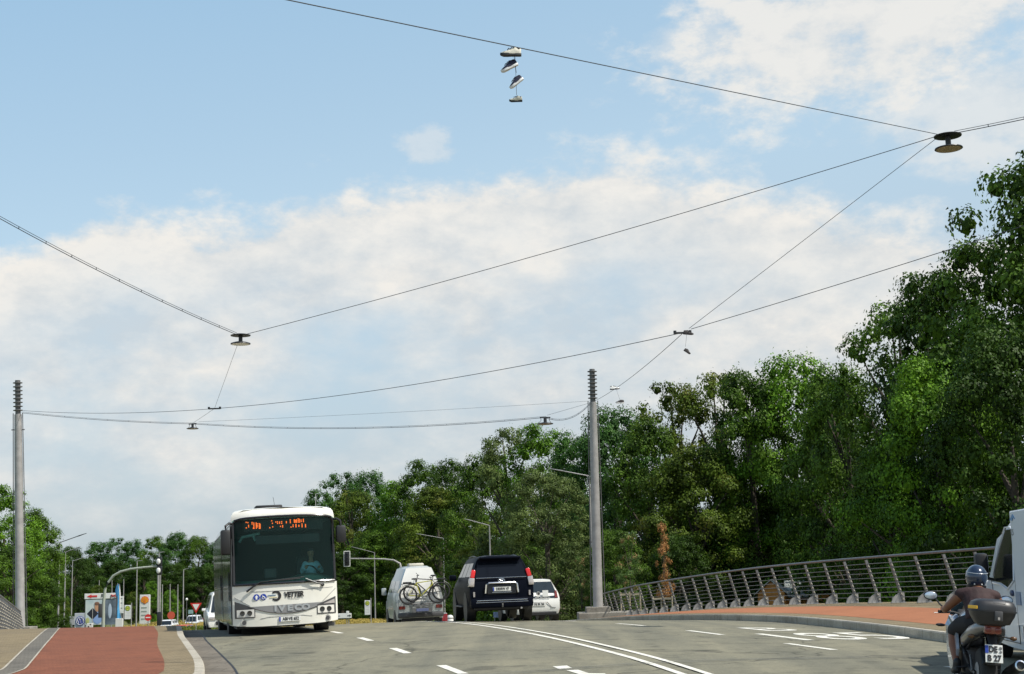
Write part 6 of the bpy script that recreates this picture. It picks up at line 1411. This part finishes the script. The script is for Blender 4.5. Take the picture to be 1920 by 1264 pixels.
# ---------------------------------------------------------------- trees
def leaves_to_mesh(name, C_, N_, size, asp=1.0, m=None, rg=rng, scatter=.30):
    """one small bent leaf clump (two triangles) per row of C_"""
    n = len(C_); N_ = N_ + rg.normal(0, scatter, (n, 3)); N_ /= np.linalg.norm(N_, axis=1)[:, None] + 1e-9
    t = rg.normal(0, 1, (n, 3)); T = np.cross(N_, t); T /= np.linalg.norm(T, axis=1)[:, None] + 1e-9; B = np.cross(N_, T)
    s = (size * rg.uniform(.6, 1.35, n))[:, None]; a = s * .5; b_ = s * .5 * asp
    P = np.stack([C_ - T * a, C_ - B * b_ + N_ * a * .25, C_ + T * a, C_ + B * b_ + N_ * a * .25], 1).reshape(-1, 3)
    me = bpy.data.meshes.new(name); me.vertices.add(4 * n); me.vertices.foreach_set('co', P.ravel())
    me.loops.add(4 * n); me.loops.foreach_set('vertex_index', np.arange(4 * n)); me.polygons.add(n)
    me.polygons.foreach_set('loop_start', np.arange(n) * 4); me.polygons.foreach_set('loop_total', np.full(n, 4))
    me.update(calc_edges=True)
    if m: me.materials.append(m)
    return me
def crown_cloud(rg, Rr, z0, z1, nblob, per, br, shape='round'):
    """leaf positions and outward directions of a lumpy crown: clumps spread through the volume, gaps between"""
    Cs, Ns, blobs = [], [], []; H = z1 - z0
    tries = 0
    while len(blobs) < nblob and tries < 9000:
        tries += 1
        t = rg.uniform(0, 1); a = rg.uniform(0, 2 * math.pi)
        if shape == 'round': w = math.sin(math.pi * min(1, (.10 + .86 * t) ** .80)) ** .62
        elif shape == 'tall': w = math.sin(math.pi * (.06 + .90 * t ** .9)) ** .5 * (1 - .25 * t)
        elif shape == 'spire': w = (1 - t) ** .7 * .9 + .05
        elif shape == 'column': w = (math.sin(math.pi * (.08 + .86 * t)) ** .4)
        else: w = math.sin(math.pi * (.08 + .9 * t)) ** .45
        rr = Rr * w * (rg.uniform(.45, 1.) ** .6) * (1 + .14 * math.sin(3 * a + 5 * t) + .08 * math.sin(7 * a + 11 * t))
        p = np.array([rr * math.cos(a), rr * math.sin(a), z0 + H * t])
        if all(np.linalg.norm(p - q) > br * .55 for q, _ in blobs): blobs.append((p, br * rg.uniform(.65, 1.25)))
    mid = np.array([0, 0, z0 + H * .42])
    CORE = []
    for p, r_ in blobs:
        n = int(per * (r_ / br) ** 2); d = rg.normal(0, 1, (n, 3)); d /= np.linalg.norm(d, axis=1)[:, None]
        out = (p - mid) / (np.linalg.norm(p - mid) + 1e-6); d = d + out * .45 + np.array([0, 0, .25]); d /= np.linalg.norm(d, axis=1)[:, None]
        rad = r_ * rg.uniform(.5, 1.0, n) ** .6 * (1 + .22 * np.sin(d[:, 0] * 6 + p[0]) * np.sin(d[:, 1] * 7) ); sq = np.array([1.1, 1.1, .78])
        Cs.append(p + d * rad[:, None] * sq); Ns.append(d)
        k = int(n * .08); j = rg.normal(0, 1, (k, 3)); j /= np.linalg.norm(j, axis=1)[:, None]; Cs.append(p + j * r_ * rg.uniform(.95, 1.18, k)[:, None]); Ns.append(j)   # stray twigs
    cs, ns = [], []
    for p, r_ in blobs:
        k = 24; d = rg.normal(0, 1, (k, 3)); d /= np.linalg.norm(d, axis=1)[:, None]; cs.append(p + d * (r_ * .30) * np.array([1, 1, .75])); ns.append(d)  # oversized inner leaves, added to block light and darken each clump
    return np.concatenate(Cs), np.concatenate(Ns), blobs, np.concatenate(cs), np.concatenate(ns)
def trunk_mesh(name, blobs, H, r0, rg, lean=0.):
    mb = MB().use(M_bark, True); top = V((lean, 0, H * .72)); pts = [V((0, 0, -.3)), V((.02, 0, H * .12)), V((lean * .4 + rg.uniform(-.1, .1), rg.uniform(-.1, .1), H * .35)), top]
    mb.tube(pts, [r0 * 1.25, r0, r0 * .75, r0 * .25], 10)
    idx = rg.permutation(len(blobs))[:16]
    for i in idx:
        p = V([float(x) for x in blobs[i][0]]); s = V((lean * .3, 0, min(H * .6, max(H * .14, p.z - H * .28)))); m_ = s.lerp(p, .5) + V((0, 0, .25)); mb.tube([s, m_, p], [r0 * .38, r0 * .22, r0 * .06], 6)
    me_o = mb.build(name, M_bark); me = me_o.data; bpy.data.objects.remove(me_o); return me
VAR = {}
def variant(key, seed, shape, Rr, z0, z1, nblob, per, br, leaf, r0=.28):
    rg = np.random.default_rng(seed); C_, N_, bl, K_, KN = crown_cloud(rg, Rr, z0, z1, nblob, per, br, shape)
    VAR[key] = (leaves_to_mesh('crown', np.concatenate([C_, K_]), np.concatenate([N_, KN]), np.concatenate([np.full(len(C_), leaf), np.full(len(K_), br * .40)]), .72, LEAF['deep'], rg), trunk_mesh('trunk', bl, z1, r0, rg))
variant('r1', 11, 'round', 2.9, .7, 9.7, 150, 250, .66, .105); variant('r2', 12, 'round', 3.1, .9, 9.6, 150, 250, .70, .11)
variant('r3', 13, 'oval', 2.7, .5, 9.7, 150, 240, .64, .103); variant('t1', 14, 'tall', 2.4, .6, 9.7, 120, 240, .64, .103)
variant('t2', 15, 'tall', 2.7, .9, 9.7, 115, 240, .66, .105); variant('b1', 16, 'round', 3.4, .1, 9.6, 190, 220, .66, .11)
variant('s1', 29, 'round', 2.9, 1.8, 9.6, 95, 150, .52, .105)          # sparse crown, sky shows through
variant('w1', 18, 'oval', 3.4, .2, 9.6, 210, 230, .56, .088)           # willow like
variant('y1', 21, 'spire', 1.6, 2.4, 9.7, 26, 90, .58, .15, .12); variant('y2', 22, 'column', 1.35, 2.2, 9.6, 30, 100, .55, .15, .12)
TREES = []
def tree(px, topy, Y, hwpx, var, kind, label, rot=None, name='broadleaf_tree', group='trees along the riverbank', cat='tree'):
    t = at(px, topy, Y); z0 = terr(t.x, Y); H = t.z - z0; sz = H / 9.75; Rr = {'y1': 1.7, 'y2': 1.45, 'r1': 3.0, 'r2': 3.2, 'r3': 2.8, 't1': 2.5, 't2': 2.8, 'b1': 3.5, 's1': 3.0, 'w1': 3.5}[var]; sxy = hwpx * Y / F_PX / Rr
    if var not in ('y1', 'y2'): sxy = min(max(sxy * 1.05, sz * .78), sz * 1.6)
    root = thing(name, (t.x, Y, z0), (0, 0, 0), label, cat, group)
    root['px'] = 0; del root['px']
    for nm, me in (('crown', VAR[var][0]), ('trunk', VAR[var][1])):
        o = bpy.data.objects.new(nm, me); COL.objects.link(o); o.parent = root
        o.rotation_euler = (0, 0, rot if rot is not None else (px * .37) % 6.28); o.scale = (sxy, sxy, sz)
        if nm == 'crown':
            o.material_slots[0].link = 'OBJECT'; o.material_slots[0].material = LEAF[kind]
    TREES.append(root); return root
T_ = [
 # right block, from the right photo edge leftwards (px, top, distance, half width px, shape, foliage)
 (1962, 285, 62, 150, 'r3', 'deep', 'tallest tree, cut by the right photo edge beneath the far cable'),
 (1835, 470, 66, 150, 'r1', 'deep', 'dark tall tree left of the tallest edge tree'),
 (1745, 525, 70, 110, 't1', 'dark', 'dark crown forming the step in the skyline right of centre slope'),
 (1745, 690, 60, 120, 'r2', 'bright', 'light sprayed crown in front, mid height of the right slope'),
 (1678, 575, 75, 95, 's1', 'deep', 'sparse dark crown edge where the right slope falls steeply'),
 (1880, 640, 55, 130, 'b1', 'dark', 'very dark tree mass directly above the white van'),
 (1580, 695, 80, 95, 'r3', 'deep', 'dark green crown just left of the steep skyline drop'),
 (1480, 688, 92, 130, 'r2', 'bright', 'bright green broad crown peaking at the middle of the right wood'),
 (1400, 700, 92, 90, 't1', 'deep', 'deep green crown behind and left of the bright broad one'),
 (1340, 705, 98, 80, 's1', 'olive', 'thin upper crown, olive, right of the yellowish bare-twigged one'),
 (1262, 722, 100, 75, 's1', 'olive', 'yellowish sparse crown with bare twigs against the sky'),
 (1215, 800, 96, 80, 'r1', 'deep', 'green crown right behind the mast top half'),
 (1150, 778, 108, 70, 'r2', 'blue', 'bluish green crown showing left and right of the mast'),
 (1300, 850, 92, 120, 'b1', 'olive', 'olive green tinted tree right of the mast, second row'),
 (1420, 860, 96, 115, 'r1', 'deep', 'dark front tree above the middle of the right railing'),
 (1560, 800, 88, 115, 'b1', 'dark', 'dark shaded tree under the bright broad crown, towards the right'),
 (1660, 850, 64, 110, 'r2', 'deep', 'front tree above the right railing, left of the motorcycle rider'),
 (1785, 880, 60, 105, 'r1', 'deep', 'low front tree just above the rider and railing'),
 (1500, 940, 94, 90, 'r3', 'deep', 'low tree rising right behind the timber hut roofs'),
 (1345, 960, 96, 85, 'r2', 'dark', 'dark low tree between the rust brown sapling and the hut'),
 # middle block behind the cars
 (1085, 816, 112, 75, 't2', 'blue', 'bluish crown left of the mast under the dish lamp'),
 (1010, 808, 116, 80, 'r1', 'bright', 'bright green crown topping the middle wood, under the dish lamp'),
 (952, 806, 118, 62, 's1', 'grey', 'grey green sparse crown at the left end of the bright one'),
 (1020, 890, 90, 95, 'w1', 'grey', 'big soft willow like tree above the white hatchback'),
 (905, 862, 152, 70, 'r2', 'deep', 'dark crown above the off-road car'),
 (850, 868, 190, 65, 'r3', 'dark', 'dark rounded crown above the camper, upper row'),
 (790, 872, 216, 60, 'r1', 'deep', 'dark green rounded crown left of the camper roof line'),
 (930, 980, 140, 85, 'w1', 'olive', 'low olive tree directly behind the off-road car'),
 (820, 920, 184, 85, 'r1', 'olive', 'olive green tree in front row above the camper van'),
 (745, 905, 222, 55, 't1', 'bright', 'lighter green crown left of the camper, mid row'),
 (640, 889, 245, 62, 's1', 'blue', 'far bluish green tree standing highest behind the bus roof'),
 (690, 893, 240, 50, 'r2', 'blue', 'far bluish tree right of the one behind the bus roof'),
 (600, 925, 235, 45, 'r1', 'blue', 'far tree whose crown is cut by the bus roof'),
 (660, 925, 226, 60, 'r3', 'olive', 'yellow green tree right of the bus roof'),
 (700, 1000, 216, 60, 'b1', 'deep', 'dark bushy tree behind the hanging traffic signal'),
 (775, 1010, 215, 55, 'b1', 'deep', 'low tree behind the camper van'),
 (640, 1040, 212, 60, 'b1', 'dark', 'dark low tree just right of the bus'),
 (870, 1040, 176, 60, 'r3', 'deep', 'low bushy tree between camper and off-road car'),
 (1060, 1045, 94, 50, 'w1', 'grey', 'small grey green tree right of the white hatchback'),
 (1150, 1000, 84, 60, 'b1', 'deep', 'green bushy tree close behind the mast foot'),
 (1270, 1010, 86, 75, 'b1', 'dark', 'very dark tree behind the rust brown sapling'),
 (1000, 1030, 96, 60, 'b1', 'deep', 'dark low tree behind the roof of the white hatchback'),
 # left
 (10, 920, 105, 75, 'r1', 'bright', 'bright green tree cut by the left photo edge beside the mast'),
 (60, 960, 112, 55, 'r3', 'deep', 'green tree just right of the left mast'),
 (25, 1030, 96, 70, 'b1', 'deep', 'low dense tree behind the left railing'),
 (95, 1030, 200, 30, 'r2', 'deep', 'dark tree behind the leftmost street lamp'),
 (75, 1085, 98, 50, 'b1', 'dark', 'dark bushy tree between left mast and street lamp'),
 (135, 1030, 215, 40, 'b1', 'dark', 'dark far tree behind the three left street lamps'),
 (185, 1018, 273, 38, 't1', 'blue', 'far tree above the billboard, left one'),
 (218, 1010, 278, 30, 's1', 'blue', 'far tree with the highest tip above the billboard'),
 (250, 1014, 278, 36, 't2', 'blue', 'far tree above the bus stop sign'),
 (290, 1010, 273, 36, 'r1', 'deep', 'far tree behind the left signal heads'),
 (330, 1004, 268, 42, 'r2', 'blue', 'far tree above the silver car, left of the bus'),
 (372, 1010, 266, 40, 'b1', 'deep', 'far tree beside the left flank of the bus'),
 (410, 1020, 263, 40, 'b1', 'blue', 'far tree mostly hidden behind the bus'),
 (160, 1050, 253, 40, 'b1', 'dark', 'dark far tree filling below the skyline, left of the billboard'),
 (215, 1055, 263, 45, 'b1', 'dark', 'dark far tree directly behind the curved signal arm'),
 (270, 1055, 260, 45, 'b1', 'dark', 'dark far tree behind the fuel pylon'),
 (325, 1060, 256, 45, 'b1', 'dark', 'dark far tree behind the flagpoles left of the bus'),
 (380, 1065, 254, 40, 'b1', 'dark', 'dark low far tree behind the dark red car'),
 (284, 1092, 225, 16, 'r1', 'bright', 'small bright street tree just right of the fuel pylon'),
 (318, 1108, 205, 18, 'r3', 'bright', 'small bright street tree behind the signal posts'),
 (250, 1112, 225, 14, 'r2', 'olive', 'small olive tree between bus stop sign and fuel pylon'),
 (182, 1100, 200, 15, 'r1', 'olive', 'small light tree peeking above the billboard banner'),
 (115, 1120, 196, 14, 'b1', 'olive', 'light green shrub tree right of the leftmost lamps'),
]
for a in T_: tree(*a[:6], a[6])
tree(1241, 988, 73.5, 22, 'y1', 'rust', 'slim young tree with rust brown dry leaves by the right railing', name='young_tree', group='young trees near the mast')
tree(1178, 1000, 76, 22, 'y2', 'mixed', 'slim young tree, half green half rust, right of the mast', name='young_tree', group='young trees near the mast')
tree(1088, 1045, 84, 18, 'y2', 'mixed', 'slim young tree with pale dry leaves left of the mast foot', name='young_tree', group='young trees near the mast')

# undergrowth, far wood and grasses: nobody could count these
def mass(name, kind, n, fx, size, label, cat, asp=.72, up=None):
    rg = np.random.default_rng(len(name) * 7 + n % 13); P = np.array([fx(rg) for _ in range(n)]); N = rg.normal(0, 1, (n, 3)); N[:, 1] -= .5; N[:, 2] += .7
    me = leaves_to_mesh(name, P, N, size, asp, LEAF[kind], rg, .5)
    if up is not None: pass
    o = bpy.data.objects.new(name, me); COL.objects.link(o); return tag(o, label, cat, kind='stuff')
def strip(x0, y0, x1, y1, th, hfun, zoff=0.):
    def f(rg):
        t = rg.uniform(); x = x0 + (x1 - x0) * t; y = y0 + (y1 - y0) * t; d = rg.uniform(-th, th); y += d
        h = hfun(x) * (1 + .35 * math.sin(x * 1.3) * math.sin(x * .47 + 2) + .15 * math.sin(x * 3.1))
        k = rg.uniform() ** .6; return (x + rg.normal(0, .2), y + rg.normal(0, .4), terr(x, y) + zoff + h * k * math.sqrt(max(.05, 1 - (d / th) ** 2)))
    return f
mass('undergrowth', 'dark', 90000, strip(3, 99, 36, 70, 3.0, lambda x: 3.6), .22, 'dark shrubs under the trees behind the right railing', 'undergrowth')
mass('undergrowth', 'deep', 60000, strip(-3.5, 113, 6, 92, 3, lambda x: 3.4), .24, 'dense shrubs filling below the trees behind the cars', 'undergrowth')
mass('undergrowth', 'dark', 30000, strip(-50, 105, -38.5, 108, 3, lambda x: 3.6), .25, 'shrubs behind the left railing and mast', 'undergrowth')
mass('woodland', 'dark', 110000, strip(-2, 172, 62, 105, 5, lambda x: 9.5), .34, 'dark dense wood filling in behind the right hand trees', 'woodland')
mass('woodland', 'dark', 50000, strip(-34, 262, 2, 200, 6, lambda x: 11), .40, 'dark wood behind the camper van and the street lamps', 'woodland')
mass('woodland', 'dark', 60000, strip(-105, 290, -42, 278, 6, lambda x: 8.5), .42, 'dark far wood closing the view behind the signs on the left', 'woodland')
def grass(x0, x1, y0, y1, h):
    def f(rg): x = rg.uniform(x0, x1); y = rg.uniform(y0, y1); return (x, y, terr(x, y) + rg.uniform(0, h))
    return f
mass('dry_grass', 'gold', 30000, grass(-25, -8, 138, 164, .35), .2, 'golden dry grass strip behind the road right of the bus', 'grass', .25)
mass('dry_grass', 'gold', 22000, grass(-54, -40, 186, 215, .8), .26, 'golden dry grass around the silver car left of the bus', 'grass', .25)
mass('dry_grass', 'olive', 20000, grass(-62, -34, 150, 172, 1.1), .26, 'rough green and brown grass verge below the fuel pylon', 'grass', .3)
bpy.context.view_layer.update()
